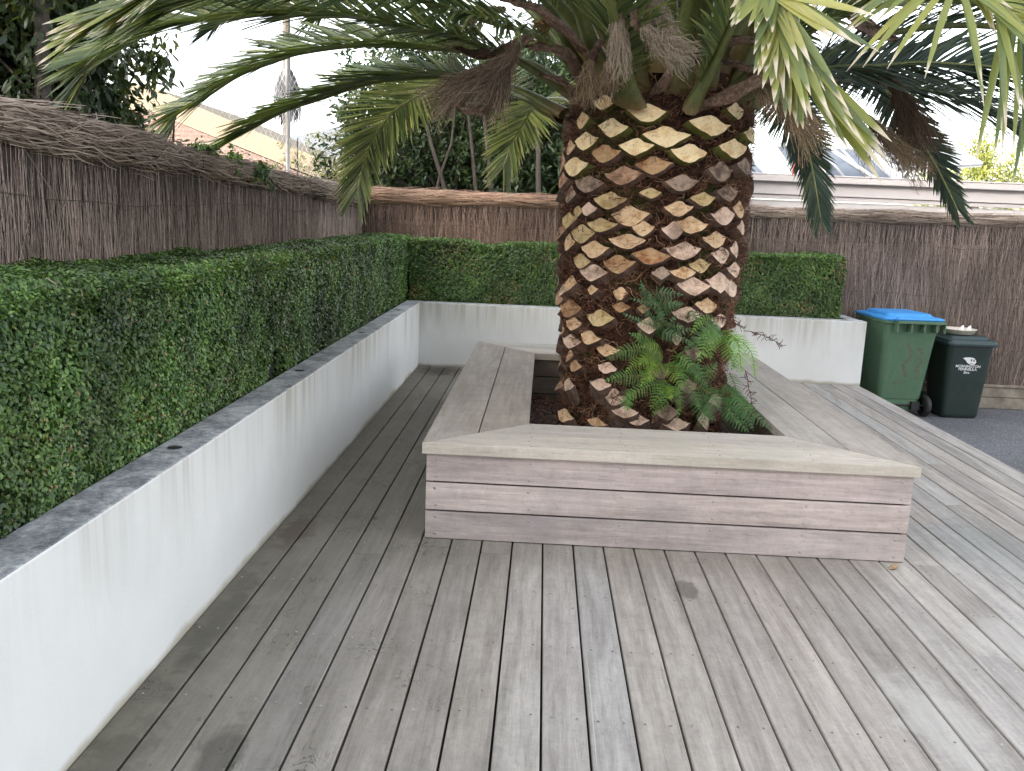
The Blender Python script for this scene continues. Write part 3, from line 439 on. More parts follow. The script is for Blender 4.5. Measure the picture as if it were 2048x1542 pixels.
# ================================================================ BRUSH FENCES
def brush_fence(label, a, b, z0, z1, n_st, n_cap, mats, capr, cap_z, wires, facing, plinth=False, cap_drop=0):
    a, b = np.array(a), np.array(b); L = np.linalg.norm(b-a); dr = (b-a)/L; nrm = np.array(facing, float)
    root = empty('brush_fence', (float(a[0]), float(a[1]), GZ), label, 'fence', 'brushwood fences')
    m = MB(); th = nrm[:2]*-.05; za, zb_ = cap_z[0]-.03, cap_z[1]-.03
    m.add([(a[0],a[1],z0),(b[0],b[1],z0),(b[0]+th[0],b[1]+th[1],z0),(a[0]+th[0],a[1]+th[1],z0),(a[0],a[1],za),(b[0],b[1],zb_),(b[0]+th[0],b[1]+th[1],zb_),(a[0]+th[0],a[1]+th[1],za)],
          [(0,3,2,1),(4,5,6,7),(0,1,5,4),(1,2,6,5),(2,3,7,6),(3,0,4,7)], .5)
    core = P_(m.build('fence_core', M['brush_back']), root)
    u = RNG.random(n_st); 
    if L > 9 and facing[0] > 0: u = u**1.3
    z1 = za+(zb_-za)*u; zt = z0 + (z1-z0)*RNG.random(n_st)**.8
    if facing[1] < 0: zt = np.where(RNG.random(n_st) < .8, z1-np.round((z1-zt)/.235)*.235+RNG.normal(0, .010, n_st)+.012*np.sin(u*L*2.1), zt)
    ln = .25+.5*RNG.random(n_st); zb = np.clip(zt-ln, z0, 9)
    base = a[None]+dr[None]*(u*L)[:, None]; k = 5
    P = np.zeros((n_st, k, 3)); off = .002+RNG.random(n_st)**1.3*.038
    lean = RNG.normal(0, .05, n_st)*(1+3*(RNG.random(n_st) < .04)); bend = RNG.normal(0, .006, (n_st, k))
    for i in range(k):
        f = i/(k-1); P[:, i, :2] = base + dr[None]*(lean*(f-.5)*(zt-zb)*2+bend[:, i])[:, None] + nrm[None, :2]*(off+RNG.normal(0, .002, n_st))[:, None]; P[:, i, 2] = zb+(zt-zb)*f
    w = (.0022+.0038*RNG.random(n_st)**2)[:, None]*np.array([1,1,.9,.7,.4])
    P_(strand_obj('brush_panel', P, w, np.tile(nrm, (n_st,1)), mats[0]), root)
    # rolled cap of sticks lying along the top
    m = MB(); cz = lambda t: cap_z[0]+(cap_z[1]-cap_z[0])*t
    pts = []
    for i in range(41):
        t = i/40; q = a+dr*L*t-nrm[:2]*.025; pts.append((q[0], q[1], cz(t)))
    m.tube(pts, [capr*.82]*41, 12, .5); P_(m.build('cap_core', M['brush_back']), root)
    u = RNG.random(n_cap)
    if L > 9 and facing[0] > 0: u = u**1.3
    th = RNG.random(n_cap)*2*np.pi; ln = .16+.36*RNG.random(n_cap); sk = RNG.normal(0, .27, n_cap); k = 5; P = np.zeros((n_cap, k, 3)); rr = capr*(.84+.30*RNG.random(n_cap)); jit = RNG.normal(0, .09, (n_cap, k))
    up = np.array([0,0,1.]); nn3 = np.array([nrm[0], nrm[1], 0])
    lump = 1+.09*np.sin(u*L*1.3+2)+.10*np.sin(u*L*3.1)+.07*np.sin(u*L*7.7+1)
    fl = RNG.random(n_cap) < .10
    for i in range(k):
        f = i/(k-1)-.5; s = np.clip(u*L+f*ln, 0, L); A = th+sk*f+jit[:, i]; R_ = rr*lump*(1+np.where(fl, (f+.5)*.45, 0))
        q = a[None]+dr[None]*s[:, None]
        P[:, i, :2] = q + nrm[None, :2]*(np.cos(A)*R_*1.05-.025)[:, None]; P[:, i, 2] = cz(s/L)+np.sin(A)*R_*.85
    out = np.cos(th)[:, None]*nn3+np.sin(th)[:, None]*up
    w = (.003+.005*RNG.random(n_cap)**1.5)[:, None]*np.array([.7,1,1,1,.5])
    P_(strand_obj('brush_cap', P, w, out, mats[1], fold=.5), root)
    for zz in wires:
        m = MB(); pts = [tuple(np.append(a+dr*L*t+nrm[:2]*.036, zz+.015*math.sin(t*23)+.004*math.sin(t*90))) for t in np.linspace(0, 1, 90)]
        m.tube(pts, .0018, 5, .5); P_(m.build('wire', M['wire']), root)
    for s in np.arange(.15, L, .45):
        q = a+dr*(s+random.uniform(-.03,.03)); t = s/L; ties = MB()
        ties.tube([tuple(np.append(q+nrm[:2]*(math.cos(A)*capr*1.12-.025), cz(t)+math.sin(A)*capr*.95)) for A in np.linspace(-1.3, 1.7, 12)], .0018, 4, .5)
        P_(ties.build('tie_wire', M['wire']), root)
    if plinth:
        m = MB(); m.box(3.2, b[1]-.05, GZ+.005, b[0], b[1]-.012, GZ+.125); m.box(3.2, b[1]-.055, GZ+.13, b[0], b[1]-.012, GZ+.235); m.box(3.2, b[1]-.075, GZ+.238, b[0], b[1]+.0, GZ+.262)
        P_(m.build('plinth_board', M['plinth'], bevel=.004), root)
    return root
brush_fence('long grey brushwood fence on the left above the hedge, thick brush roll along its top', (-1.47,-4.5), (-1.47,5.62), .3, 1.60, 19000, 14000, (M['brush'], M['brush_cap']), .085, (1.823, 1.607), (1.475, 1.17), (1,0,0))
brush_fence('reddish brown brushwood fence across the back, left of the palm trunk', (-1.46,5.6), (1.6,5.6), .3, 1.6, 10000, 5000, (M['brush_red'], M['brush_cap_red_sunlit']), .075, (1.645, 1.655), (1.36,), (0,-1,0))
brush_fence('pale grey brown brushwood fence across the back, right of the palm behind the two bins', (1.6,5.6), (8.5,5.6), GZ+.26, 1.58, 26000, 9000, (M['brush2'], M['brush_cap']), .07, (1.63, 1.66), (1.36,.85,.3), (0,-1,0), plinth=True)
# ================================================================ TIMBER SEAT
BW, BL, BH, CT, O = 2.196, 3.38, .41, .05, .02
WS, WF, WB = .476, .486, .54
seat = empty('bench_seat', (BW/2, BL/2, 0), 'low square timber bench built as a box round the palm trunk, weathered grey boards', 'bench')
def planks(name, x0, y0, x1, y1, axis, mat, n=3, t=.02, h=BH):
    m = MB(); hh = h/n
    for i in range(n):
        m.box(x0, y0, i*hh+.004+(.001 if i else 0), x1, y1, (i+1)*hh-.0035)
    return P_(m.build(name, mat, bevel=.002), seat)
planks('front_cladding', 0, 0, BW, .02, 'x', M['clad_x'])
planks('back_cladding', 0, BL-.02, BW, BL, 'x', M['clad_x'])
planks('side_cladding', .001, .021, .021, BL-.021, 'y', M['clad_y']); planks('side_cladding', BW-.021, .021, BW-.001, BL-.021, 'y', M['clad_y'])
IX0, IX1, IY0, IY1 = -O+WS, BW+O-WS, -O+WF, BL+O-WB
IX0b, IX1b, IY0b, IY1b = IX0-.03, IX1+.03, IY0-.03, IY1+.03
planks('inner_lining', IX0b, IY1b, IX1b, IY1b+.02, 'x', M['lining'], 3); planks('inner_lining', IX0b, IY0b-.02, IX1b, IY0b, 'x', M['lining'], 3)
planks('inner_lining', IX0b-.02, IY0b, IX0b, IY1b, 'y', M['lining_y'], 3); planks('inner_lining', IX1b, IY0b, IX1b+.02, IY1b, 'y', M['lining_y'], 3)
m = MB(); m.box(.03,.03,.01,BW-.03,IY0b-.025,BH-.012); m.box(.03,IY1b+.025,.01,BW-.03,BL-.03,BH-.012); m.box(.03,IY0b-.02,.01,IX0b-.025,IY1b+.02,BH-.012); m.box(IX1b+.025,IY0b-.02,.01,BW-.03,IY1b+.02,BH-.012)
P_(m.build('inner_frame', M['gap']), seat)
z0, z1 = BH, BH+CT
ox0, ox1, oy0, oy1 = -O, BW+O, -O, BL+O
def lerp(a, b, t): return (a[0]+(b[0]-a[0])*t, a[1]+(b[1]-a[1])*t)
OC = [(ox0,oy0),(ox1,oy0),(ox1,oy1),(ox0,oy1)]; IC = [(IX0,IY0),(IX1,IY0),(IX1,IY1),(IX0,IY1)]
def cap(name, i, mat, gapw=.006):
    j = (i+1) % 4; m = MB(); e = .001
    for t0, t1 in ((0, .5-gapw), (.5+gapw, 1)):
        a, b, c, d_ = lerp(OC[i], IC[i], t0), lerp(OC[j], IC[j], t0), lerp(OC[j], IC[j], t1), lerp(OC[i], IC[i], t1)
        dx, dy = (OC[j][0]-OC[i][0]), (OC[j][1]-OC[i][1]); q = math.hypot(dx, dy); dx, dy = dx/q*e, dy/q*e
        m.prism([(a[0]+dx,a[1]+dy),(b[0]-dx,b[1]-dy),(c[0]-dx,c[1]-dy),(d_[0]+dx,d_[1]+dy)], z0, z1)
    return P_(m.build(name, mat, bevel=.0025), seat)
cap('front_cap', 0, M['seat_x'], .0015); cap('side_cap', 1, M['seat_y']); cap('back_cap', 2, M['seat_x'], .0015); cap('side_cap', 3, M['seat_y'])
def dome(c, n_, u, v_, r, mt='screw'):
    sc = MB()
    n = 8; vs = [Vector(c)+Vector(n_)*r*.45]
    for i in range(n): a = 2*math.pi*i/n; vs.append(Vector(c)+Vector(u)*r*math.cos(a)+Vector(v_)*r*math.sin(a))
    sc.add(vs, [(0, 1+i, 1+(i+1) % n) for i in range(n)], .5); P_(sc.build('screw', M[mt], smooth=True), seat)
for x in (.045, .475, .89, 1.31, 1.73, 2.15):
    for i in range(3):
        for dz in (.028, BH/3-.028): dome((x+random.uniform(-.006,.006), -.0005, i*BH/3+dz), (0,-1,0), (1,0,0), (0,0,1), .0068)
for x in (.47, .9, 1.33, 1.75):
    for yy in (.012, .10, .19, .26, .35, .44): dome((x+random.uniform(-.01,.01), yy, z1+.0004), (0,0,1), (1,0,0), (0,1,0), .0045, 'screw_dark')
m = MB(); 
n = 40
gx, gy = np.meshgrid(np.linspace(IX0b+.001, IX1b-.001, n), np.linspace(IY0b+.001, IY1b-.001, n)); pz = .09+wob(np.stack([gx*3, gy*3, gx*0], -1))*.025
V = np.stack([gx, gy, pz], -1).reshape(-1, 3); idx = np.arange(n*n).reshape(n, n)
tag(mk('mulch', V, np.stack([idx[:-1,:-1], idx[:-1,1:], idx[1:,1:], idx[1:,:-1]], -1).reshape(-1, 4), M['soil'], smooth=True), kind='structure')
k = 2600; P0 = np.stack([RNG.uniform(IX0b, IX1b, k), RNG.uniform(IY0b, IY1b, k), .10+.03*RNG.random(k)], -1); dr = unit(RNG.normal(0, 1, (k, 3))*np.array([1,1,.25]))*(.03+.08*RNG.random(k))[:, None]
tag(strand_obj('mulch_litter', np.stack([P0-dr/2, P0+np.array([0,0,.006]), P0+dr/2], 1), np.full((k,3), .006), np.tile([0,0,1.], (k,1)), M['fibre']), kind='stuff', label='dark dry leaf litter on the soil inside the bench')
# ================================================================ PALM
TCX, TCY = 1.13, 1.5
def RZ(z): return np.interp(z, [0,.2,.86,1.3,2.07,2.25,2.5,2.8], [.50,.50,.525,.565,.565,.44,.28,.12])
palm = empty('palm_tree', (TCX, TCY, .09), 'big date palm with a thick diamond patterned trunk growing inside the timber bench', 'tree')
n, kz = 140, 130
zs = np.linspace(.05, 2.75, kz); an = np.linspace(0, 2*np.pi, n, endpoint=False); A, Z = np.meshgrid(an, zs)
Pn = np.stack([np.cos(A), np.sin(A), Z*1.2], -1)
Rr = RZ(Z)-.062+wob(Pn*3.1, 3.)*.014+wob(Pn*7., 1.)*.010
V = np.stack([TCX+Rr*np.cos(A), TCY+Rr*np.sin(A), Z], -1).reshape(-1, 3); idx = np.arange(kz*n).reshape(kz, n); nx = np.roll(idx, -1, axis=1)
P_(mk('trunk', V, np.stack([idx[:-1], nx[:-1], nx[1:], idx[1:]], -1).reshape(-1, 4), M['bark'], smooth=True), palm)
OUT0 = [(-1,.30),(-.72,.34),(-.45,.52),(-.2,.80),(.0,.95),(.22,.86),(.5,.58),(.78,.40),(1,.22),(.84,-.12),(.58,-.5),(.3,-.82),(.02,-.98),(-.28,-.80),(-.58,-.46),(-.84,-.06)]
def stub(mb, ang, z, w, h, seed, tiltk=.2, prot=.0):
    rs = random.Random(seed); w = min(w*1.10, .32); h = h*1.22
    n_ = Vector((math.cos(ang), math.sin(ang), 0)); t_ = Vector((-math.sin(ang), math.cos(ang), 0)); up = Vector((0,0,1))
    lo = z < 1.25; fn = (n_+up*(tiltk+rs.uniform(-.12,.12)+(rs.uniform(-.1,.35) if lo else 0))+t_*rs.uniform(-.12,.12)*(2.0 if lo else 1)).normalized(); fu = (up-fn*up.dot(fn)).normalized(); fr_ = fu.cross(fn)
    lo_ = z < 1.25; c = Vector((TCX, TCY, z))+n_*(float(RZ(z))-.004+prot+(rs.uniform(-.014,.016) if lo_ else rs.uniform(-.012,.012)))
    flip = rs.choice((-1,1)); ol = [((x*flip+rs.uniform(-.05,.05)), y+rs.uniform(-.07,.07)) for x, y in OUT0]
    if flip < 0: ol = ol[::-1]
    sk = rs.uniform(-.12,.12)
    rim = [c+fr_*(x*w/2)+fu*((y+sk*x)*h/2)+fn*(-.012*x*x) for x, y in ol]
    rim_in = [c+fr_*(x*w/2*.9)+fu*((y+sk*x)*h/2*.88)+fn*(-.012*x*x-.002) for x, y in ol]
    mid = [c+fr_*(x*w/2*.45)+fu*((y+sk*x)*h/2*.4)+fn*(-.006+rs.uniform(-.004,.004)) for x, y in ol]
    bk = [c-n_*.05-up*(.016 if z > 1.25 else rs.uniform(.02,.045))+fr_*(x*w/2*1.08)+up*((y+sk*x)*h/2*1.0) for x, y in ol]
    if z < .62: bk = [c-n_*.05-up*.075+fr_*(x*w/2*1.15)+up*(y*h/2*1.1-.02) for x, y in ol]
    bk2 = [c-n_*.12-up*(.02 if z >= .62 else .11)+fr_*(x*w/2*.9)+up*(y*h/2*.7) for x, y in ol]
    N = len(ol); vs = [c+fn*-.008]+mid+rim_in+rim+bk+bk2; o = lambda L, i: 1+L*N+i % N
    mb.add(vs, [(0, o(0,i), o(0,i+1)) for i in range(N)]+[(o(0,i), o(1,i), o(1,i+1), o(0,i+1)) for i in range(N)]+[(o(1,i), o(2,i), o(2,i+1), o(1,i+1)) for i in range(N)], rs.random(), 0)
    mb.add(vs, [(o(2,i), o(3,i), o(3,i+1), o(2,i+1)) for i in range(N)]+[(o(3,i), o(4,i), o(4,i+1), o(3,i+1)) for i in range(N)], rs.random(), 1)
used = []
for i, (ang, z, w, h, ty) in enumerate(STUBS):
    mb = MB(); stub(mb, ang, z, w, h, i, .16 if z > .5 else .4, .0 if z > .5 else .02)
    P_(mb.build('leaf_stub', [SF[ty], M['skin_green'] if ty == 'F' or (ty == 'T' and z > 1.9) else M['skin_brown']], smooth=False), palm)
    used.append((ang, z))
mb = MB(); rows = 26
for rI in range(rows):
    z = .18+rI*.077; nst = 13
    for j in range(nst):
        a = (j+(rI % 2)*.5)/nst*2*math.pi+rI*.05
        a = (a+math.pi) % (2*math.pi)-math.pi
        if -math.pi*.97 < a < -.03: continue
        stub(mb, a, z+random.uniform(-.01,.01), .2, .105, 1000+rI*20+j)
o = mb.build('leaf_stub', [SF['B'], M['skin_brown']]); P_(o, palm); tag(o, kind='stuff')
# fibres between the stubs
k = 20000; a = RNG.uniform(-np.pi, np.pi, k); z = RNG.uniform(.1, 2.32, k); rr = RZ(z)-.066+RNG.random(k)*.045
da = RNG.normal(0, .085, k); dz = RNG.normal(0, .03, k); L = 5; P = np.zeros((k, L, 3))
for i in range(L):
    f = i/(L-1); aa = a+da*f+.012*np.sin(f*6+a*40); R_ = rr+.022*np.sin(f*np.pi)*RNG.random(k)+.02*f*(RNG.random(k) < .3)
    P[:, i] = np.stack([TCX+R_*np.cos(aa), TCY+R_*np.sin(aa), z+dz*f+.008*np.sin(f*9+z*50)], -1)
P_(strand_obj('trunk_fibre', P, (.0016+.0028*RNG.random(k)**2)[:, None]*np.ones(L), np.stack([np.cos(a), np.sin(a), 0*a], -1), M['fibre']), palm)
# ---- fronds
def cr(pts, n):
    P = np.array(pts, float); P = np.vstack([2*P[0]-P[1], P, 2*P[-1]-P[-2]]); m = len(P)-3; out = []
    for u in np.linspace(0, m-1e-6, n):
        i = int(u); t = u-i; a, b, c, d_ = P[i:i+4]
        out.append(.5*((2*b)+(-a+c)*t+(2*a-5*b+4*c-d_)*t*t+(-a+3*b-3*c+d_)*t**3))
    out = np.array(out); s = np.r_[0, np.cumsum(np.linalg.norm(np.diff(out, axis=0), axis=1))]
    u = np.linspace(0, s[-1], n); return np.stack([np.interp(u, s, out[:, j]) for j in range(3)], -1), s[-1]
def frond(pts, mat, N, V=25, Lmax=.42, t0=.16, wid=.018, sp=.0108, droop=.045, pet=.050, ang=(54,18), sides=(1,1), seed=0, tipL=.5, fan=0, k=6):
    rs = np.random.default_rng(seed); C, Lt = cr(pts, 160); T = unit(np.gradient(C, axis=0)); N = unit(np.array(N, float))
    Sv = unit(np.cross(T, N)); Nv = unit(np.cross(Sv, T)); n = int(Lt*(1-t0)/sp)
    PP = []; WW = []; OO = []; RR = []
    for sd, on in zip((-1, 1), sides):
        if not on: continue
        t = t0+(1-t0)*(np.arange(n)+rs.random(n)*.5)/n; t = np.clip(t, 0, .999); ii = (t*159).astype(int)
        f = (t-t0)/(1-t0); prof = np.interp(f, [0,.12,.35,.75,1], [.35,.8,1,.85,tipL])*Lmax*on*(1+rs.normal(0, .07, n))
        al = np.radians(np.interp(f, [0,.5,1], [ang[0], (ang[0]+ang[1])*.52, ang[1]])+rs.normal(0, 3.5, n))
        vv = np.radians(V+rs.choice([-9,0,10], n)*.8)
        lat = Sv[ii]*sd*np.cos(vv)[:, None]+Nv[ii]*np.sin(vv)[:, None]
        dr = T[ii]*np.cos(al)[:, None]+lat*np.sin(al)[:, None]
        P = np.zeros((n, k, 3)); q = np.linspace(0, 1, k)
        dp = droop*(1+rs.normal(0, .35, n))
        for j in range(k):
            P[:, j] = C[ii]+dr*(prof*q[j])[:, None]+np.array([0,0,-1.])*(dp*q[j]**2*prof/.4)[:, None]
        wp = np.interp(q, [0,.15,.45,.8,1], [.55,.9,1,.62,.04]); fs = np.where(f < .1, .5, 1)
        PP.append(P); WW.append((wid*fs*(1+rs.normal(0,.1,n)))[:, None]*wp); OO.append(Nv[ii]*np.cos(vv)[:, None]-Sv[ii]*sd*np.sin(vv)[:, None]); RR.append(rs.random(n))
    o = strand_obj('frond', np.concatenate(PP), np.concatenate(WW), np.concatenate(OO), mat, None, np.concatenate(RR), fold=-.22); P_(o, palm)
    # rachis: flattened tapering stem
    m = 60; C2, _ = cr(pts, m); T2 = unit(np.gradient(C2, axis=0)); S2 = unit(np.cross(T2, N)); N2 = unit(np.cross(S2, T2)); t = np.linspace(0, 1, m)
    hw = np.interp(t, [0,.03,.1,.25,1], [1.35,1.1,.75,.42,.08])*pet; hh = hw*np.interp(t, [0,.2,1], [.45,.6,.9]); n8 = 8; vs = []
    for i in range(m):
        for j in range(n8):
            q = 2*math.pi*j/n8; vs.append(C2[i]+S2[i]*hw[i]*math.cos(q)+N2[i]*(hh[i]*math.sin(q)-hh[i]*.5))
    idx = np.arange(m*n8).reshape(m, n8); nx = np.roll(idx, -1, 1)
    ra = mk('stem', np.array(vs), np.stack([idx[:-1], nx[:-1], nx[1:], idx[1:]], -1).reshape(-1, 4), M['rachis'], o, smooth=True, pattr=np.repeat(t, n8))
    return o
fk = dict
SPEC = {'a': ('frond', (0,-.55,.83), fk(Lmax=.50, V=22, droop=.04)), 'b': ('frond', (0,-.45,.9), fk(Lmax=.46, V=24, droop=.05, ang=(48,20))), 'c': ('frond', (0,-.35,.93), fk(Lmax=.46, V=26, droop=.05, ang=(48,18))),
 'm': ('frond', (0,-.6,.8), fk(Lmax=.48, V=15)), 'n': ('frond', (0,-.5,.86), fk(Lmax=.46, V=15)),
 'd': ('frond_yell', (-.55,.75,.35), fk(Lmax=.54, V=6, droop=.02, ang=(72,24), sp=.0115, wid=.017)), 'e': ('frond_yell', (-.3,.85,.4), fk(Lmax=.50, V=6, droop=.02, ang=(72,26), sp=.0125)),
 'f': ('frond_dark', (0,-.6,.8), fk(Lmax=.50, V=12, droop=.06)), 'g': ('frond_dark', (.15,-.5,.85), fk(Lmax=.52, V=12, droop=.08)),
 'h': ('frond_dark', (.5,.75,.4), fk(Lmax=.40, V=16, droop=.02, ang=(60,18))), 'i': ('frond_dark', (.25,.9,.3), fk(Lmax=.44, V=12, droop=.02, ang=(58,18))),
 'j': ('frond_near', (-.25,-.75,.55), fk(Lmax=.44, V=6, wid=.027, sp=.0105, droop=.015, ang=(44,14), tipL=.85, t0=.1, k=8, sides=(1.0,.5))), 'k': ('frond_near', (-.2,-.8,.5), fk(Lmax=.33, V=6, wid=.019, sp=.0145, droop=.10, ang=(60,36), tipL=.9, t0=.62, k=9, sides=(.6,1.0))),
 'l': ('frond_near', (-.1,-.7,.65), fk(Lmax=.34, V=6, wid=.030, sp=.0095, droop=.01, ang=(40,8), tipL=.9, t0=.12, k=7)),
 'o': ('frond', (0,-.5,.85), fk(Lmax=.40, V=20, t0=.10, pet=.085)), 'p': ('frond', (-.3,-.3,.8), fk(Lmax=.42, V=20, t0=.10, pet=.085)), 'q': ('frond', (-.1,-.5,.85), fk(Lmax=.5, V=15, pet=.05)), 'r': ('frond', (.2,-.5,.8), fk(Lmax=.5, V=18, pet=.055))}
for i, (k_, (mt, N, kw)) in enumerate(SPEC.items()): frond(FR[k_], M[mt], N, seed=i+1, **kw)
for i in range(26):                                       # the rest of the crown, rising and arching away all round
    az = i*2.39996; el = math.radians(38+(i*37 % 40)); Lf = 3.2+.5*math.sin(i*1.7); c, s_ = math.cos(az), math.sin(az)
    if s_ < -.35 and el < 1.0: el = 1.05
    p0 = np.array([TCX+.38*c, TCY+.38*s_, 2.10+.012*i]); pts = [p0]; h_, z_ = .38, p0[2]; e = el
    for j in range(7):
        st = Lf/7; h_ += st*math.cos(e); z_ += st*math.sin(e); e -= .24; pts.append(np.array([TCX+h_*c, TCY+h_*s_, z_]))
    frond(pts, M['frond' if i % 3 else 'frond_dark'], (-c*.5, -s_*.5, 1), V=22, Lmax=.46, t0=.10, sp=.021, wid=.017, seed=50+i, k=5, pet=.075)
def broom(pts, n, sp, ci, seed):
    rs = np.random.default_rng(seed); C, Lt = cr(pts, 30); T = unit(np.gradient(C, axis=0)); k = 8
    u0 = rs.random(n)**1.6*.55; a = rs.random(n)*2*np.pi; rr = sp*np.sqrt(rs.random(n)); end = np.clip(u0+.35+rs.random(n)*.4, 0, 1.05)
    ref = unit(np.cross(T[15], [0,0,1.]))[None]; up = unit(np.cross(ref[0], T[15]))[None]; P = np.zeros((n, k, 3))
    ph = rs.random((n, 3))*6
    for j in range(k):
        f = j/(k-1); t = u0+(end-u0)*f; ii = np.clip(t*29, 0, 29).astype(int); ex = (np.clip(t, 1, 2)-1)[:, None]*Lt*T[-1]
        P[:, j] = C[ii]+ex+(ref*np.cos(a)[:, None]+up*np.sin(a)[:, None])*(rr*(.15+1.9*f*t))[:, None]+np.array([0,0,-1.])*(.05*f*f*rs.random(n))[:, None]+.018*f*np.sin(ph+f*7)+.006*np.sin(ph*3+f*13)
    out = np.tile([0,-1.,.2], (n,1)); o = strand_obj('dry_flower_stalk', P, (.0018+.002*rs.random(n))[:, None]*np.linspace(1, .7, k), out, M['broom%d' % ci]); P_(o, palm)
    m = MB(); m.tube([tuple(x) for x in C[:14]], [max(.006, .016*(1-i/14)) for i in range(14)], 6, .5); mk_ = m.build('stalk', M['spathe'], o)
for i, (a_, b_, c_, n_, sp_, ci_) in enumerate(DEAD['brooms']): broom([a_, b_, c_], int(n_*1.25), sp_, ci_, i)
for i, (pts, w) in enumerate(DEAD['spathes']):
    C, Lt = cr(pts, 16); T = unit(np.gradient(C, axis=0)); q = np.linspace(0, 1, 16); wd = .8*w*np.interp(q, [0,.3,.7,1], [.35,1,.8,.12]); S_ = unit(np.cross(T, np.array([.1,-1,.3]))); N_ = unit(np.cross(S_, T)); vs = []
    for j in range(16):
        for a in np.linspace(-1.25, 1.25, 7): vs.append(C[j]+S_[j]*math.sin(a)*wd[j]*.55+N_[j]*(math.cos(a)-.6)*wd[j]*.30*(1 if i % 2 else -1)+.006*math.sin(j*1.3+a*5+i))
    idx = np.arange(16*7).reshape(16, 7); o = mk('spathe', np.array(vs), np.stack([idx[:-1,:-1], idx[:-1,1:], idx[1:,1:], idx[1:,:-1]], -1).reshape(-1, 4), M['spathe'], smooth=True)
    so_ = o.modifiers.new('solid', 'SOLIDIFY'); so_.thickness = .006; P_(o, palm)
# ================================================================ FERNS
roots = {'low': empty('fern', (1.1, .85, .8), 'bushy fern, yellow green and dark green, hanging from the foot of the palm trunk', 'fern', 'ferns on the palm trunk'),
         'side': empty('fern', (1.55, 1.0, .95), 'bright green fern spilling off the right side of the palm trunk', 'fern', 'ferns on the palm trunk'),
         'up': empty('fern', (1.15, .98, 1.0), 'small bluish green fern climbing the middle of the palm trunk', 'fern', 'ferns on the palm trunk')}
def fern_frond(pts, kind, w, root, seed):
    rs = np.random.default_rng(seed); C, Lt = cr(pts, 60); T = unit(np.gradient(C, axis=0)); N = np.array([.05,-.85,.4]); Sv = unit(np.cross(T, N)); Nv = unit(np.cross(Sv, T))
    n = max(11, int(Lt/.0180)); Vs = []; Rs = []
    for i in range(n):
        f = (i+.6)/n; ii = min(59, int(f*59)); pw = w*.68*math.sin(math.pi*min(1, .22+f*.80))**.8*(1 if f > .05 else .6)
        for sd in (-1, 1):
            pr = .5+rs.normal(0,.22); ax = unit(Sv[ii]*sd*.92+T[ii]*.36+Nv[ii]*rs.normal(0,.08)+np.array([0,0,-.06])); m = max(4, int(pw/.0048))
            for j in range(m):
                g_ = (j+.3)/m; base = C[ii]+ax*pw*g_+np.array([0,0,-1])*pw*.18*g_*g_; l = .0062*(1-g_)**.6+.0012; cw = .0034
                for s2 in (-1, 1):
                    dr = unit(T[ii]*s2*.9+ax*.45+Nv[ii]*.1); b = unit(np.cross(dr, Nv[ii])); Vs.append([base-b*cw*.5, base+dr*l*.55-b*cw*.6, base+dr*l, base+dr*l*.45+b*cw*.9]); Rs.append(min(1, max(0, pr+rs.normal(0,.06))))
    V = np.array(Vs).reshape(-1, 3); o = mk('frond', V, np.arange(len(V)).reshape(-1, 4), FM[kind], None, Rs); P_(o, root)
    m = MB(); m.tube([tuple(x) for x in C[::6]], [.0028*(1-i*.07) for i in range(len(C[::6]))], 5, .5); m.build('stem', M['fern_stem'], o)
for i, (pts, kind, w, ty) in enumerate(FERN):
    fern_frond(pts, kind, w, roots[ty], i)
    q = np.array(pts)+np.array([[.0,.0,.0],[random.uniform(-.06,.06),-.02,random.uniform(-.05,.06)],[random.uniform(-.11,.11),-.02,random.uniform(-.10,.08)]]); (fern_frond(q, random.choice('DG') if kind != 'U' else 'U', w*.9, roots[ty], 200+i) if i % 4 == 0 or kind == 'U' else None)
    if i % 3 == 0 and kind != 'U':      # fill with a second frond behind
        q = np.array(pts)+np.array([[.0,.02,.0],[random.uniform(-.05,.05),.03,random.uniform(-.04,.05)],[random.uniform(-.09,.09),.05,random.uniform(-.08,.06)]]); fern_frond(q, kind, w*.9, roots[ty], 100+i)
# dried curled fronds
def curl(p, l, root, seed, dirv=(1,0,.2)):
    rs = random.Random(seed); m = MB(); pts = [Vector(p)]; d_ = Vector(dirv).normalized()
    for i in range(14):
        d_ = (d_+Vector((rs.uniform(-.25,.25), rs.uniform(-.2,.2), rs.uniform(-.3,.12)))).normalized(); pts.append(pts[-1]+d_*l/14)
    m.tube(pts, .0018, 4, .5)
    for i in range(2, 14):
        for s_ in (-1, 1):
            q = pts[i]; v = Vector((rs.uniform(-1,1), rs.uniform(-.6,.3), rs.uniform(-1,.5))).normalized(); t = [q]
            for j in range(6): v = (v+Vector((rs.uniform(-.9,.9), 0, rs.uniform(-.9,.9)))*.7).normalized(); t.append(t[-1]+v*.0065)
            m.tube(t, [.0016,.002,.0018,.002,.0015,.0015,.001], 4, .5)
    P_(m.build('dry_frond', M['fern_dry']), root)
for i, (p, l, ro, dv) in enumerate([((1.58,.88,.93), .28, 'side', (1,-.1,.15)), ((1.6,.85,.72), .25, 'side', (.6,-.1,-.8)), ((1.3,.92,1.02), .2, 'up', (.8,-.2,.1)), ((1.36,.92,1.03), .2, 'up', (.2,-.2,-1)), ((1.42,.9,1.0), .18, 'up', (.9,-.1,.2)), ((1.25,.75,.30), .22, 'low', (1,-.5,-.1)), ((1.3,.72,.32), .22, 'low', (1,-.5,-.3)), ((1.5,.85,.62), .2, 'low', (.3,-.1,-1)), ((.98,.8,.6), .12, 'low', (-1,-.2,.1))]): curl(p, l, roots[ro], i, dv)
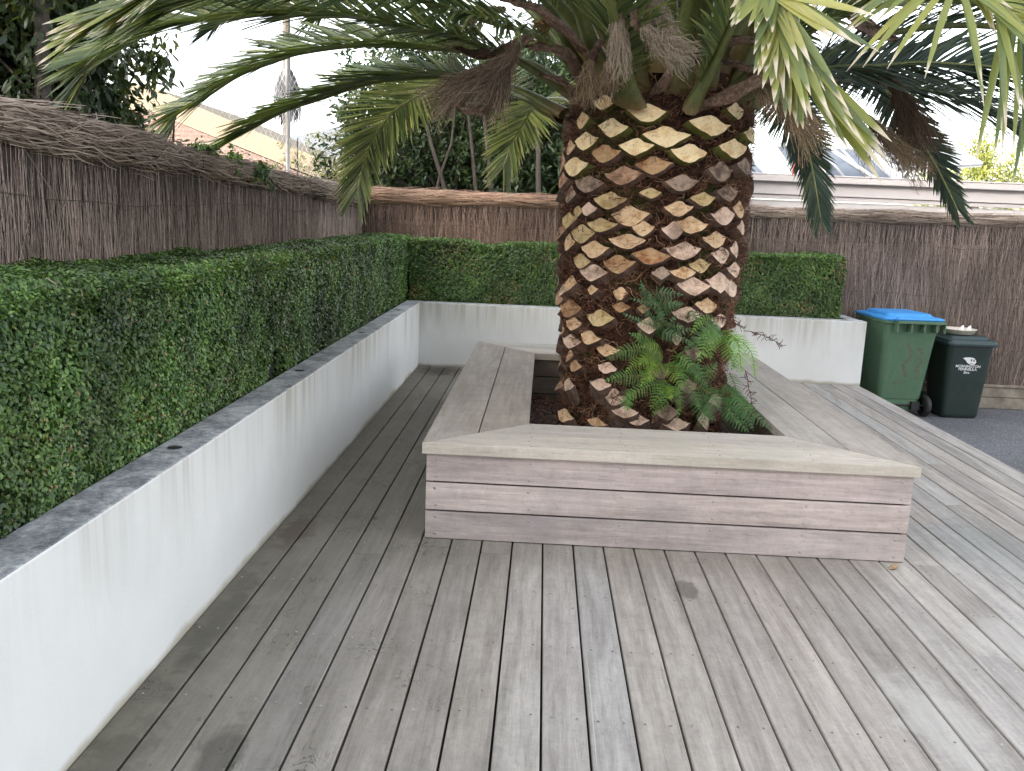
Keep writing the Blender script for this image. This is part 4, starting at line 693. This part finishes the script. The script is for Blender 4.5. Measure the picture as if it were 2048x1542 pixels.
# ================================================================ BINS
def ring(w, d_, z, r, n=5, x=0, y=0, sh=0):
    out = []
    for cx, cy, a0 in ((w/2-r, d_/2-r, 0), (-w/2+r, d_/2-r, 90), (-w/2+r, -d_/2+r, 180), (w/2-r, -d_/2+r, 270)):
        for i in range(n+1): a = math.radians(a0+90*i/n); out.append((x+cx+r*math.cos(a), y+cy+r*math.sin(a)+sh, z))
    return out
def loft(m, rings, r=.5, mi=0, cap=True):
    n = len(rings[0]); vs = [p for q in rings for p in q]
    fs = [(i*n+j, i*n+(j+1) % n, (i+1)*n+(j+1) % n, (i+1)*n+j) for i in range(len(rings)-1) for j in range(n)]
    if cap: fs += [tuple(range(n))[::-1], tuple(range((len(rings)-1)*n, len(rings)*n))]
    m.add(vs, fs, r, mi)
def wheel(root, x, y, z, r, w):
    t = MB(); prof = [(r*.62,-w/2),(r*.9,-w/2),(r,-w*.3),(r,w*.3),(r*.9,w/2),(r*.62,w/2)]; n = 28
    loft(t, [[(x+o_, y+rr*math.cos(2*math.pi*j/n), z+rr*math.sin(2*math.pi*j/n)) for j in range(n)] for rr, o_ in prof], cap=False)
    wh = t.build('wheel', M['rubber'], root, smooth=True)
    h = MB(); loft(h, [[(x+o_, y+rr*math.cos(2*math.pi*j/n), z+rr*math.sin(2*math.pi*j/n)) for j in range(n)] for rr, o_ in [(.001,-w*.3),(r*.6,-w*.2),(r*.63,w*.2),(r*.3,w*.32),(r*.25,w*.45),(.001,w*.45)]], cap=False)
    for q in range(6):
        a = q*math.pi/3; h.tube([(x+w*.3, y+r*.2*math.cos(a), z+r*.2*math.sin(a)), (x+w*.3, y+r*.6*math.cos(a), z+r*.6*math.sin(a))], .008, 5, .5)
    h.build('hub', M['rubber'], wh, smooth=True)
GBX, GBY, GRZ = 4.08, 5.16, math.radians(6)
gb = empty('wheelie_bin', (GBX, GBY, GZ), 'large green wheelie bin with a bright blue lid, faded red paint marks on its side', 'bin', 'wheelie bins by the brush fence', GRZ)
m = MB(); W_, D_ = .56, .66
loft(m, [ring(W_*.74, D_*.66, .055, .04, sh=.02), ring(W_*.77, D_*.70, .10, .05, sh=.02), ring(W_*.78, D_*.71, .17, .05, sh=.02), ring(W_*.805, D_*.73, .176, .05, sh=.02), ring(W_*.97, D_*.97, .90, .06), ring(W_*.98, D_*.98, .935, .06), ring(W_*1.07, D_*1.04, .94, .06), ring(W_*1.07, D_*1.04, .965, .06)])
m.build('body', M['bin_green'], gb, smooth=False, bevel=.004)
m = MB(); m.box(-.20,-D_/2-.075,.945,.29,-D_/2-.045,.972)
for x in (-.20,-.06,.07,.19,.275): m.prism([(x,-D_/2-.07),(x+.014,-D_/2-.07),(x+.014,-D_/2+.02),(x,-D_/2+.02)], .86, .95)
m.build('handle', M['bin_green'], gb, bevel=.003)
m = MB(); loft(m, [ring(W_*1.08, D_*1.05, .967, .06), ring(W_*1.09, D_*1.06, .985, .06), ring(W_*1.04, D_*1.0, .999, .06), ring(W_*.86, D_*.84, 1.002, .07), ring(W_*.80, D_*.78, 1.028, .07), ring(W_*.70, D_*.66, 1.034, .06)])
m.tube([(-.2,-D_/2-.045,.985),(.27,-D_/2-.045,.985)], .014, 8, .5)
m.build('lid', M['bin_lid'], gb, bevel=.003)
wheel(gb, .27, -.215, .11, .11, .05); wheel(gb, -.27, -.215, .11, .11, .05)
m = MB(); m.tube([(-.28,-.215,.11),(.28,-.215,.11)], .012, 8, .5); m.box(.12,-.25,.07,.2,-.16,.15); m.box(-.2,-.25,.07,-.12,-.16,.15); m.build('axle', M['rubber'], gb)
# faded red hand-painted strokes on the bin's face
def face_y(z): return -(D_*(.73+(z-.176)/(.90-.176)*.24))/2+.02*(1-(z-.176)/.724)-.0022
def strokes(ls, par):
    m = MB()
    for pts, w in ls:
        for (xa, za), (xb, zb) in zip(pts[:-1], pts[1:]):
            dx, dz = xb-xa, zb-za; q = math.hypot(dx, dz); nx_, nz_ = -dz/q*w, dx/q*w
            m.add([(xa+nx_, face_y(za+nz_), za+nz_), (xb+nx_, face_y(zb+nz_), zb+nz_), (xb-nx_, face_y(zb-nz_), zb-nz_), (xa-nx_, face_y(za-nz_), za-nz_)], [(0,1,2,3)], .5)
    return m.build('painted_mark', M['redpaint'], par)
strokes([([(-.03,.74),(.0,.70),(.03,.66),(.03,.62),(.02,.58),(-.03,.54),(-.02,.50),(.01,.46),(.02,.40)], .013), ([(.10,.70),(.14,.66),(.12,.60),(.16,.56),(.14,.52),(.10,.50)], .012), ([(.09,.46),(.14,.48),(.15,.43),(.13,.38)], .011), ([(-.10,.34),(-.04,.36),(.03,.37)], .007), ([(-.10,.34),(-.09,.31)], .006)], gb)
BBX, BBY, BRZ = 4.72, 5.14, math.radians(3)
bb = empty('wheelie_bin', (BBX, BBY, GZ), 'smaller black wheelie bin with a white logo, right of the green bin', 'bin', 'wheelie bins by the brush fence', BRZ)
m = MB(); W2, D2 = .46, .50
loft(m, [ring(W2*.78, D2*.70, .01, .05), ring(W2*.82, D2*.74, .04, .05), ring(W2*.97, D2*.95, .70, .05), ring(W2*.98, D2*.96, .745, .05)])
m.build('body', M['bin_dark'], bb, bevel=.004)
m = MB(); loft(m, [ring(W2*1.05, D2*1.08, .738, .05), ring(W2*1.09, D2*1.12, .742, .05), ring(W2*1.10, D2*1.13, .765, .05), ring(W2*1.06, D2*1.09, .78, .05), ring(W2*1.06, D2*1.08, .795, .05), ring(W2*.86, D2*.86, .803, .06), ring(W2*.78, D2*.80, .826, .06), ring(W2*.70, D2*.66, .83, .05)])
m.build('lid', M['bin_dlid'], bb, bevel=.003)
wheel(bb, .22, .2, .10, .10, .04); wheel(bb, -.22, .2, .10, .10, .04)
def fy2(z): return -(D2*(.74+(z-.04)/.66*.21))/2-.002
slope = math.atan((D2*.21/2)/.66)
def text(s_, size, x, z, par):
    c = bpy.data.curves.new('lettering', 'FONT'); c.body = s_; c.size = size; c.align_x = 'CENTER'; c.offset = .0006; c.space_character = .95
    t = bpy.data.objects.new('lettering_src', c); S.collection.objects.link(t); dg = bpy.context.evaluated_depsgraph_get(); me = bpy.data.meshes.new_from_object(t.evaluated_get(dg)); bpy.data.objects.remove(t)
    me.materials.clear(); me.materials.append(M['print']); o = bpy.data.objects.new('lettering', me); S.collection.objects.link(o); o.parent = par
    o.location = (x, fy2(z), z); o.rotation_euler = (math.pi/2+slope, 0, 0); return o
text('MORNINGTON', .037, -.01, .525, bb); text('PENINSULA', .037, -.01, .495, bb); text('Shire', .03, -.015, .464, bb)
m = MB()   # emblem: rounded leaf shape with dark eyes
def blob(pts, mi, dy): 
    m.add([(x, fy2(z)-dy, z) for x, z in pts], [tuple(range(len(pts)))], .5, mi)
blob([(-.075,.618),(-.05,.626),(.0,.628),(.035,.622),(.058,.60),(.064,.575),(.05,.558),(.02,.553),(-.01,.563),(-.03,.578),(-.045,.598)], 0, 0)
for x, z in ((.012,.60),(.038,.597)): blob([(x+.007*math.cos(a), z+.014*math.sin(a)) for a in [i*math.pi/4 for i in range(8)]], 1, .0012)
blob([(-.01,.576),(.02,.568),(.04,.572),(.02,.562)], 1, .0012)
m.build('emblem', [M['print'], M['bin_dark']], bb)
dish = empty('dish', (BBX-.04, BBY-.02, GZ+.83), 'shallow cream dish standing on the lid of the black bin', 'dish')
m = MB(); n = 40; loft(m, [[(r_*math.cos(2*math.pi*j/n), r_*math.sin(2*math.pi*j/n), z_) for j in range(n)] for r_, z_ in ((.11,.002),(.135,.012),(.155,.045),(.166,.052),(.166,.058),(.150,.054),(.128,.02),(.02,.016))])
m.build('bowl', M['ceramic'], dish, smooth=True)
def bird(x, s_):
    m = MB(); c = []; 
    loft(m, [[(x+rr*math.cos(2*math.pi*j/10)+sx, rr*.8*math.sin(2*math.pi*j/10)-.06, z_) for j in range(10)] for rr, z_, sx in ((.022,.02,0),(.030,.045,0),(.022,.07,s_*.004),(.012,.088,s_*.012),(.003,.098,s_*.016))])
    o = m.build('folded_paper', M['paper'], smooth=False); o.location = Vector(dish.location); return o
tag(bird(-.005, 1), 'small peaked white paper scrap standing in the cream dish, on its left', 'paper scrap', 'white paper scraps in the dish')
tag(bird(.065, 1), 'small peaked white paper scrap standing in the cream dish, on its right', 'paper scrap', 'white paper scraps in the dish')
m = MB(); m.tube([(0,0,.004),(.012,.006,.010),(.024,.016,.012),(.036,.03,.010),(.046,.046,.022)], [.004,.010,.011,.006,.001], 8, .5)
m.tube([(.0,.0,.003),(.018,-.004,.012),(.034,.01,.014),(.04,.03,.012)], [.002,.006,.006,.001], 6, .5)
o = m.build('dry_leaf', M['shell']); o.location = (2.10,-.09,0); tag(o, 'small curled tan leaf on the deck by the right front corner of the bench', 'leaf')
# ================================================================ BEYOND THE FENCES
M['cream'] = simple('cream_fascia', (.46,.415,.40), .7, .05, 3); M['wallr'] = simple('pale_wall', (.52,.48,.46), .8, .06, 3); M['roofg'] = simple('grey_roof', (.22,.23,.24), .6, .1, 5)
M['glassy'] = simple('roof_panel', (.075,.09,.115), .6, .1, 3); M['white'] = simple('white_frame', (.22,.23,.25), .6, .05); M['redrod'] = simple('red_pole', (.45,.08,.06), .6)
bl = empty('building', (6, 10, GZ), 'long low cream building with a deep flat fascia behind the right fence', 'building')
m = MB(); m.box(1.2,10.05,GZ,12,16,1.90); P_(m.build('wall', M['wallr']), bl)
m = MB(); m.box(1.15,9.96,1.985-.28+.28,12.1,10.04,2.165); m.box(1.15,9.99,1.92,12.1,10.045,1.98); P_(m.build('fascia', M['cream'], bevel=.006), bl)
m = MB(); m.box(1.1,9.86,2.17,12.15,9.99,2.26); m.box(1.1,9.85,2.262,12.15,9.88,2.285); P_(m.build('gutter', M['cream'], bevel=.01), bl)
m = MB(); m.box(1.15,10.05,2.14,12.1,16,2.2); P_(m.build('roof', M['roofg']), bl)
m = MB(); m.box(7.55,10.02,1.2,7.62,10.05,1.9); P_(m.build('downpipe', M['cream']), bl)
def rack(label, pts, th=.05, legs=(), seams=4, mat='glassy'):
    """tilted roof panel: four corners (front-left, front-right, back-right, back-left)"""
    c = sum((Vector(p) for p in pts), Vector())/4; r_ = empty('roof_panel', (c.x, c.y, 2.2), label, 'roof panel', 'tilted panels on the flat roof')
    q = [Vector(p) for p in pts]; m = MB(); m.add([*q, *[p-Vector((0,0,th)) for p in q]], [(0,1,2,3),(7,6,5,4),(0,4,5,1),(1,5,6,2),(2,6,7,3),(3,7,4,0)], .5); P_(m.build('sheet', M[mat]), r_)
    m = MB()
    for i in range(seams+1):
        t = i/seams; a = q[0].lerp(q[1], t); b = q[3].lerp(q[2], t); up = Vector((0,0,.012)); m.tube([a+up, b+up], .025, 5, .5)
    m.tube([q[0], q[1]], .03, 5, .5); m.tube([q[3], q[2]], .03, 5, .5); P_(m.build('frame', M['white']), r_)
    for a, b in legs:
        m = MB(); m.tube([a, b], .035, 6, .5); P_(m.build('strut', M['galv']), r_)
rack('broad grey tilted roof panel with white ribs, in the middle of the flat roof', [(4.9,12.2,2.3),(6.6,12.2,2.3),(6.6,14.2,3.05),(4.9,14.2,3.05)], legs=[((6.5,14.1,3.0),(6.5,14.1,2.2)),((5.2,14.1,3.0),(5.2,14.1,2.2)),((5.5,12.6,2.9),(6.5,12.5,2.3))])
rack('white tilted roof panel on posts at the right end of the flat roof', [(6.75,12.8,2.62),(8.35,13.0,2.78),(8.35,14.5,3.25),(6.75,14.5,3.25)], legs=[((7.6,13.2,2.75),(7.55,13.2,2.2)),((8.1,13.3,2.8),(8.0,13.3,2.2)),((7.2,13.1,2.75),(7.0,13.3,2.3))], mat='white')
rack('pale blue grey tilted roof panel beside the palm trunk', [(2.6,13,2.35),(4.6,13,2.35),(4.6,15.5,3.0),(2.6,15.5,3.0)], legs=[((4.5,15.4,2.9),(4.5,15.4,2.2)),((3.5,15.4,2.9),(3.5,15.4,2.2))])
m = MB(); m.add([(4.5,12.5,2.2),(5.5,12.5,2.2),(5.35,12.5,2.75),(4.5,14.5,2.2),(5.5,14.5,2.2),(5.35,14.5,2.75)], [(0,1,2),(3,5,4),(0,2,5,3),(1,4,5,2),(0,3,4,1)], .5)
tag(m.build('roof_upstand', M['cream']), 'small beige wedge shaped roof housing behind the gutter', 'roof housing')
m = MB(); m.tube([(4.72,12,2.2),(4.72,12,3.6)], .025, 6, .5); tag(m.build('roof_pole', M['redrod']), 'thin red pole standing on the flat roof by the palm trunk', 'pole')
rl = empty('railing', (6.9, 11, 2.2), 'small white railing on the flat roof edge', 'railing')
m = MB(); m.tube([(6.05,11.2,2.62),(6.9,11.2,2.60)], .03, 6, .5); P_(m.build('rail', M['white']), rl)
m = MB()
for i in range(9): x = 6.07+i*.1; m.tube([(x,11.2,2.2),(x,11.2,2.6)], .012, 5, .5)
P_(m.build('baluster', M['white']), rl)
# brick outbuilding on the left
def brick():
    s = NT('pink_brick'); b = s.n('ShaderNodeTexBrick'); mp = s.n('ShaderNodeMapping'); g_ = s.n('ShaderNodeNewGeometry'); cx = s.n('ShaderNodeSeparateXYZ'); cb = s.n('ShaderNodeCombineXYZ')
    s.l(g_.outputs['Position'], cx.inputs[0]); s.l(cx.outputs[0], cb.inputs[0]); s.l(cx.outputs[2], cb.inputs[1]); s.l(cb.outputs[0], b.inputs['Vector'])
    b.inputs['Scale'].default_value = 1; b.inputs['Brick Width'].default_value = .24; b.inputs['Row Height'].default_value = .086; b.inputs['Mortar Size'].default_value = .008
    b.inputs['Color1'].default_value = (.145,.082,.066,1); b.inputs['Color2'].default_value = (.175,.105,.085,1); b.inputs['Mortar'].default_value = (.19,.155,.13,1); return s.done(b.outputs[0], .9)
M['brick'] = brick(); M['sand'] = simple('sand_render', (.20,.16,.11), .85, .05, 4); M['tile'] = simple('pale_roof', (.13,.14,.155), .7, .08, 9)
hb = empty('outbuilding', (-6, 14, GZ), 'brick outbuilding with a sand coloured sloping gable band beyond the left fence', 'building')
m = MB(); Yh = 14.0
gp = [(-11,GZ),(-3.2,GZ),(-3.2,1.75),(-7.4,3.25),(-11,3.25)]
m.add([(x,Yh,z) for x, z in gp]+[(x,Yh+5,z) for x, z in gp], [tuple(range(5))[::-1]]+[tuple(range(5,10))]+[(i,(i+1)%5,5+(i+1)%5,5+i) for i in range(5)], .5); P_(m.build('wall', M['brick']), hb)
m = MB(); gp = [(-11,3.252),(-7.4,3.252),(-3.1,1.755),(-3.1,2.13),(-7.4,3.72),(-11,3.72)]
m.add([(x,Yh-.06,z) for x, z in gp]+[(x,Yh+5.1,z) for x, z in gp], [tuple(range(6))]+[tuple(range(6,12))[::-1]]+[(i,6+i,6+(i+1)%6,(i+1)%6) for i in range(6)], .5); P_(m.build('gable_band', M['sand']), hb)
h2 = empty('house', (-4, 24, GZ), 'distant house with a pale grey roof beyond the brick outbuilding', 'building')
m = MB(); m.box(-9,24,GZ,2,32,3.0); P_(m.build('wall', M['sand']), h2)
m = MB(); m.add([(-9.6,23.5,3.0),(2.6,23.5,3.0),(2.6,32.5,3.0),(-9.6,32.5,3.0),(-5.5,28,4.7),(-1.5,28,4.7)], [(0,1,5,4),(1,2,5),(2,3,4,5),(3,0,4),(3,2,1,0)], .5); P_(m.build('roof', M['tile']), h2)
# chain-link fence with posts
cf = empty('chain_fence', (-4, 10.5, GZ), 'tall chain link fence on grey steel posts beyond the left brush fence', 'fence')
CY = 10.2
nn = 90; st = []; wx0, wx1, wz0, wz1 = -9.5, -1.5, 1.5, 3.55
for i in range(int((wx1-wx0+2)/.075)):
    x = wx0+i*.075; h = wz1-wz0
    st.append([(x,CY,wz0),(x-h/2*.5,CY+.004,wz0+h/2),(x-h*.5,CY,wz1)]); st.append([(x-2,CY,wz0),(x-2+h*.25,CY-.004,wz0+h/2),(x-2+h*.5,CY,wz1)])
P_(strand_obj('mesh', np.array(st), np.full((len(st),3), .0035), np.tile([0,-1.,0], (len(st),1)), M['galv'], fold=.4), cf)
for x in (-3.55, -6.05):
    m = MB(); m.tube([(x,CY-.03,GZ),(x,CY-.03,3.75)], .03, 10, .5); P_(m.build('post', M['galv'], smooth=True), cf)
m = MB(); m.tube([(wx0,CY,wz1),(wx1,CY,wz1)], .004, 5, .5); P_(m.build('top_wire', M['galv']), cf)
# ---- trees
def leaves(root, centers, radii, n, size, mat, asp=.38, droopv=(0,0,-.2), k=4, seed=0, name='crown', shell=.5):
    rs = np.random.default_rng(seed); centers = np.array(centers, float); radii = np.array(radii, float); w = radii[:, 0]*radii[:, 2]; w = w/w.sum()
    ci = rs.choice(len(centers), n, p=w); dv = unit(rs.normal(0, 1, (n, 3))); rad = shell+(1-shell)*rs.random(n)**.6
    ncl = max(12, n//28); cc = rs.integers(0, ncl, n)      # gather leaves on twigs
    tw = unit(rs.normal(0, 1, (ncl, 3))); twr = shell+(1-shell)*rs.random(ncl)**.5; tci = rs.choice(len(centers), ncl, p=w)
    tp = centers[tci]+tw*radii[tci]*twr[:, None]; td = unit(tw+rs.normal(0, .5, (ncl, 3))+np.array(droopv))
    s_ = rs.random(n)-.5; P0 = tp[cc]+td[cc]*(s_*size*5)[:, None]+rs.normal(0, size*.5, (n, 3))
    dr = unit(td[cc]*.7+rs.normal(0, .75, (n, 3))+np.array(droopv)); L = size*(.7+.5*rs.random(n)); q = np.linspace(0, 1, k); P = np.zeros((n, k, 3))
    for j in range(k): P[:, j] = P0+dr*(L*q[j])[:, None]+np.array([0,0,-1.])*(L*.18*q[j]**2)[:, None]
    wp = np.interp(q, [0,.4,.75,1], [.12,1,.75,.03]); W_ = (L*asp)[:, None]*wp; out = unit(rs.normal(0, .6, (n, 3))+np.array([0,-.4,.8]))
    r = np.clip(.5*rs.random(n)+.5*rs.random(ncl)[cc], 0, 1)
    return P_(strand_obj(name, P, W_, out, mat, None, r, fold=-.15), root), tp
def limbs(root, base, tips, r0, mat, seed=0, name='trunk'):
    rs = random.Random(seed); m = MB()
    for tp in tips:
        b = Vector(base); t = Vector(tp); mid1 = b.lerp(t, .35)+Vector((rs.uniform(-.12,.12), rs.uniform(-.1,.1), .12)); mid2 = b.lerp(t, .7)+Vector((rs.uniform(-.15,.15), rs.uniform(-.1,.1), .06))
        C, _ = cr([b, mid1, mid2, t], 10); m.tube([tuple(x) for x in C], [max(.004, r0*(1-i/10)**1.1) for i in range(10)], 7, .5)
    return P_(m.build(name, mat, smooth=True), root)
M['bark_t'] = simple('grey_bark', (.075,.063,.052), .9, .35, 18, .6); M['bark_l'] = simple('pale_bark', (.085,.068,.052), .85, .3, 18, .5)
M['leaf_a'] = leafmat('tree_leaf_dark', [(0,(.018,.032,.014)),(.5,(.032,.052,.02)),(.8,(.07,.085,.022)),(1,(.17,.16,.04))], rough=.4, trans=.35)
M['leaf_b'] = leafmat('shrub_leaf', [(0,(.022,.040,.018)),(.5,(.045,.075,.028)),(.85,(.10,.15,.05)),(.97,(.20,.24,.10)),(1,(.28,.15,.09))], rough=.3, trans=.2)
M['leaf_c'] = leafmat('far_leaf', [(0,(.11,.14,.03)),(.5,(.20,.22,.05)),(1,(.34,.33,.09))], rough=.6, trans=.3)
t1 = empty('tree', (-3.7, 3.6, GZ), 'dark leafy tree with a grey trunk behind the left fence, top left corner', 'tree')
m = MB(); m.tube([(-3.72,3.6,GZ),(-3.73,3.6,1.5),(-3.70,3.62,2.5),(-3.66,3.6,3.4),(-3.5,3.6,4.4)], [.09,.075,.065,.05,.03], 12, .5); P_(m.build('trunk', M['bark_t'], smooth=True), t1)
o, tp = leaves(t1, [(-3.75,4.0,2.35),(-4.3,3.9,2.9),(-3.75,4.1,2.95),(-3.85,4.0,1.85),(-3.4,4.2,1.95),(-4.9,4.4,2.3),(-5.1,4.4,3.3),(-4.0,3.8,3.6),(-3.15,4.1,1.75),(-3.0,4.1,2.68),(-4.4,3.2,1.8)], [(.6,.5,.55),(.75,.6,.75),(.42,.4,.45),(.75,.5,.45),(.38,.35,.42),(.9,.7,.8),(.9,.8,.9),(.9,.7,.5),(.28,.3,.25),(.14,.2,.14),(.7,.4,.5)], 46000, .095, M['leaf_a'], .42, (0,0,-.5), seed=3, shell=.0)
limbs(t1, (-3.7,3.6,2.2), [tuple(x) for x in tp[:26]], .018, M['bark_t'], 1, 'branches')
t1b = empty('tree', (-6.2, 8.5, GZ), 'larger dark tree filling in behind the trunked tree at the left edge', 'tree')
m = MB(); m.tube([(-6.6,8.5,GZ),(-6.6,8.5,3),(-6.5,8.5,5)], [.16,.13,.06], 10, .5); P_(m.build('trunk', M['bark_t'], smooth=True), t1b)
leaves(t1b, [(-7.6,8.5,3.2),(-6.9,8.6,4.4),(-8.4,8.2,4.2),(-7.2,8.4,2.3)], [(1.1,.9,1.2),(1.0,.9,.8),(1.2,.9,1.2),(1.0,.8,.8)], 7000, .13, M['leaf_a'], .36, (0,0,-.5), seed=9, shell=.1)
t2 = empty('tree', (-.7, 7.2, GZ), 'dense dark green laurel like tree behind the back fence, left of the palm trunk', 'tree')
o, tp = leaves(t2, [(-1.75,7.0,2.45),(-1.6,7.1,3.0),(-1.3,7.2,2.1),(-.6,7.3,2.3),(.1,7.3,2.2),(.7,7.3,2.5),(-.6,7.4,3.1),(.5,7.4,3.2),(-1.9,7.0,1.8),(1.1,7.3,1.9)], [(.38,.4,.55),(.4,.4,.45),(.7,.5,.6),(.8,.5,.75),(.8,.5,.7),(.7,.5,.8),(1,.5,.55),(1,.5,.5),(.3,.35,.4),(.5,.4,.5)], 25000, .085, M['leaf_b'], .40, (0,0,.25), seed=5, shell=.2)
limbs(t2, (-.6,7.2,1.2), [tuple(x) for x in tp[:40]], .03, M['bark_t'], 2, 'branches')
m = MB()
for x, x2, r_ in ((-.30,-.50,.022),(-.12,-.32,.026),(.05,-.05,.02),(-.62,-1.05,.026),(.42,.30,.03),(.85,.95,.02),(-.85,-.6,.018)):
    m.tube([(x,6.75,GZ),(x,6.75,1.5),(x+(x2-x)*.3,6.74,1.9),(x+(x2-x)*.7+.03,6.76,2.3),(x2,6.8,2.9)], [r_*1.3,r_*1.1,r_,r_*.9,r_*.5], 8, .5)
P_(m.build('trunk', M['bark_l'], smooth=True), t2)
m = MB(); m.box(-2.0,7.9,GZ,2.6,7.95,3.4); 
leaves(t2, [(.2,8.3,2.4),(-1,8.2,2.3),(1.3,8.2,2.4)], [(1.2,.35,1.3),(.8,.35,1.1),(.9,.35,1.2)], 16000, .16, M['leaf_a'], .5, seed=15, name='inner_foliage', shell=0.)
t3 = empty('tree', (13.2, 22, GZ), 'yellow green tree in the distance beyond the flat roof, at the right', 'tree')
m = MB(); m.tube([(11.8,20.5,GZ),(11.8,20.5,2.5)], [.2,.1], 8, .5); P_(m.build('trunk', M['bark_t']), t3)
leaves(t3, [(11.0,20.5,2.7),(11.9,20.5,3.1),(12.8,20.6,2.7),(11.8,20.5,3.7)], [(1.0,.6,.8),(.8,.6,1.0),(.9,.6,.9),(.45,.4,.5)], 9000, .14, M['leaf_c'], .22, (0,0,.5), seed=21, shell=.0)
# small pinkish shrub by the chain-link post, far palm
sh = empty('shrub', (-3.4, 11, GZ), 'sparse yellowish shrub beside the steel fence post', 'shrub')
leaves(sh, [(-3.8,10.9,2.15),(-3.3,10.9,2.3)], [(.4,.2,.45),(.25,.2,.5)], 700, .06, M['leaf_c'], .35, seed=33, shell=.1); m = MB(); m.tube([(-3.6,10.9,GZ),(-3.6,10.9,2.6)], .012, 5, .5); P_(m.build('stem', M['bark_t']), sh)
fp = empty('palm_tree', (-8, 24, GZ), 'distant thin palm with a skirt of grey dead fronds beyond the left fence', 'tree')
m = MB(); m.tube([(-7.0,22,GZ),(-6.95,22,8.2)], [.12,.1], 8, .5); P_(m.build('trunk', M['bark_t']), fp)
rs = np.random.default_rng(5); n = 260; a = rs.random(n)*6.28; P = np.zeros((n, 5, 3))
for j in range(5): f = j/4; P[:, j] = np.stack([-6.95+np.cos(a)*(.12+.25*np.sin(f*2)), 22+np.sin(a)*(.12+.25*np.sin(f*2)), 5.3-1.5*f*(.6+.4*rs.random(n))], -1)
P_(strand_obj('dry_skirt', P, np.full((n,5), .022), np.stack([np.cos(a), np.sin(a), a*0], -1), M['skirt']), fp)
n = 220; a = rs.random(n)*6.28; P = np.zeros((n, 5, 3))
for j in range(5): f = j/4; P[:, j] = np.stack([-6.95+np.cos(a)*1.0*f, 22+np.sin(a)*1.0*f, 8.2+1.2*np.sin(f*2.6)*rs.random(n)], -1)
P_(strand_obj('crown', P, np.full((n,5), .06), np.tile([0,0,1.], (n,1)), M['frond_dark']), fp)
# creeper on the left fence top
cp = empty('creeper', (-1.45, 1.5, 1.75), 'patch of green creeper growing over the top of the left brush fence', 'climbing plant')
leaves(cp, [(-1.38,2.0,1.70),(-1.42,1.6,1.76),(-1.46,1.2,1.78)], [(.035,.14,.07),(.05,.28,.03),(.03,.2,.02)], 800, .028, M['hedge'], .6, (0,0,-.3), seed=41, shell=.1)
# unseen house added behind the viewer to keep the yard in open shade
M['hw'] = simple('shade_house_render', (.62,.60,.56), .85, .05, 3)
shade_house = empty('house', (-4, -11, GZ), 'unseen pale house block added behind the deck to shade the yard', 'house')
m = MB(); m.box(-34,-24,GZ,9,-16,11.9); P_(m.build('wall', M['hw']), shade_house)
m = MB(); m.box(-34.4,-24.4,11.9,9.4,-15.6,12.1); P_(m.build('roof', M['roofg']), shade_house)
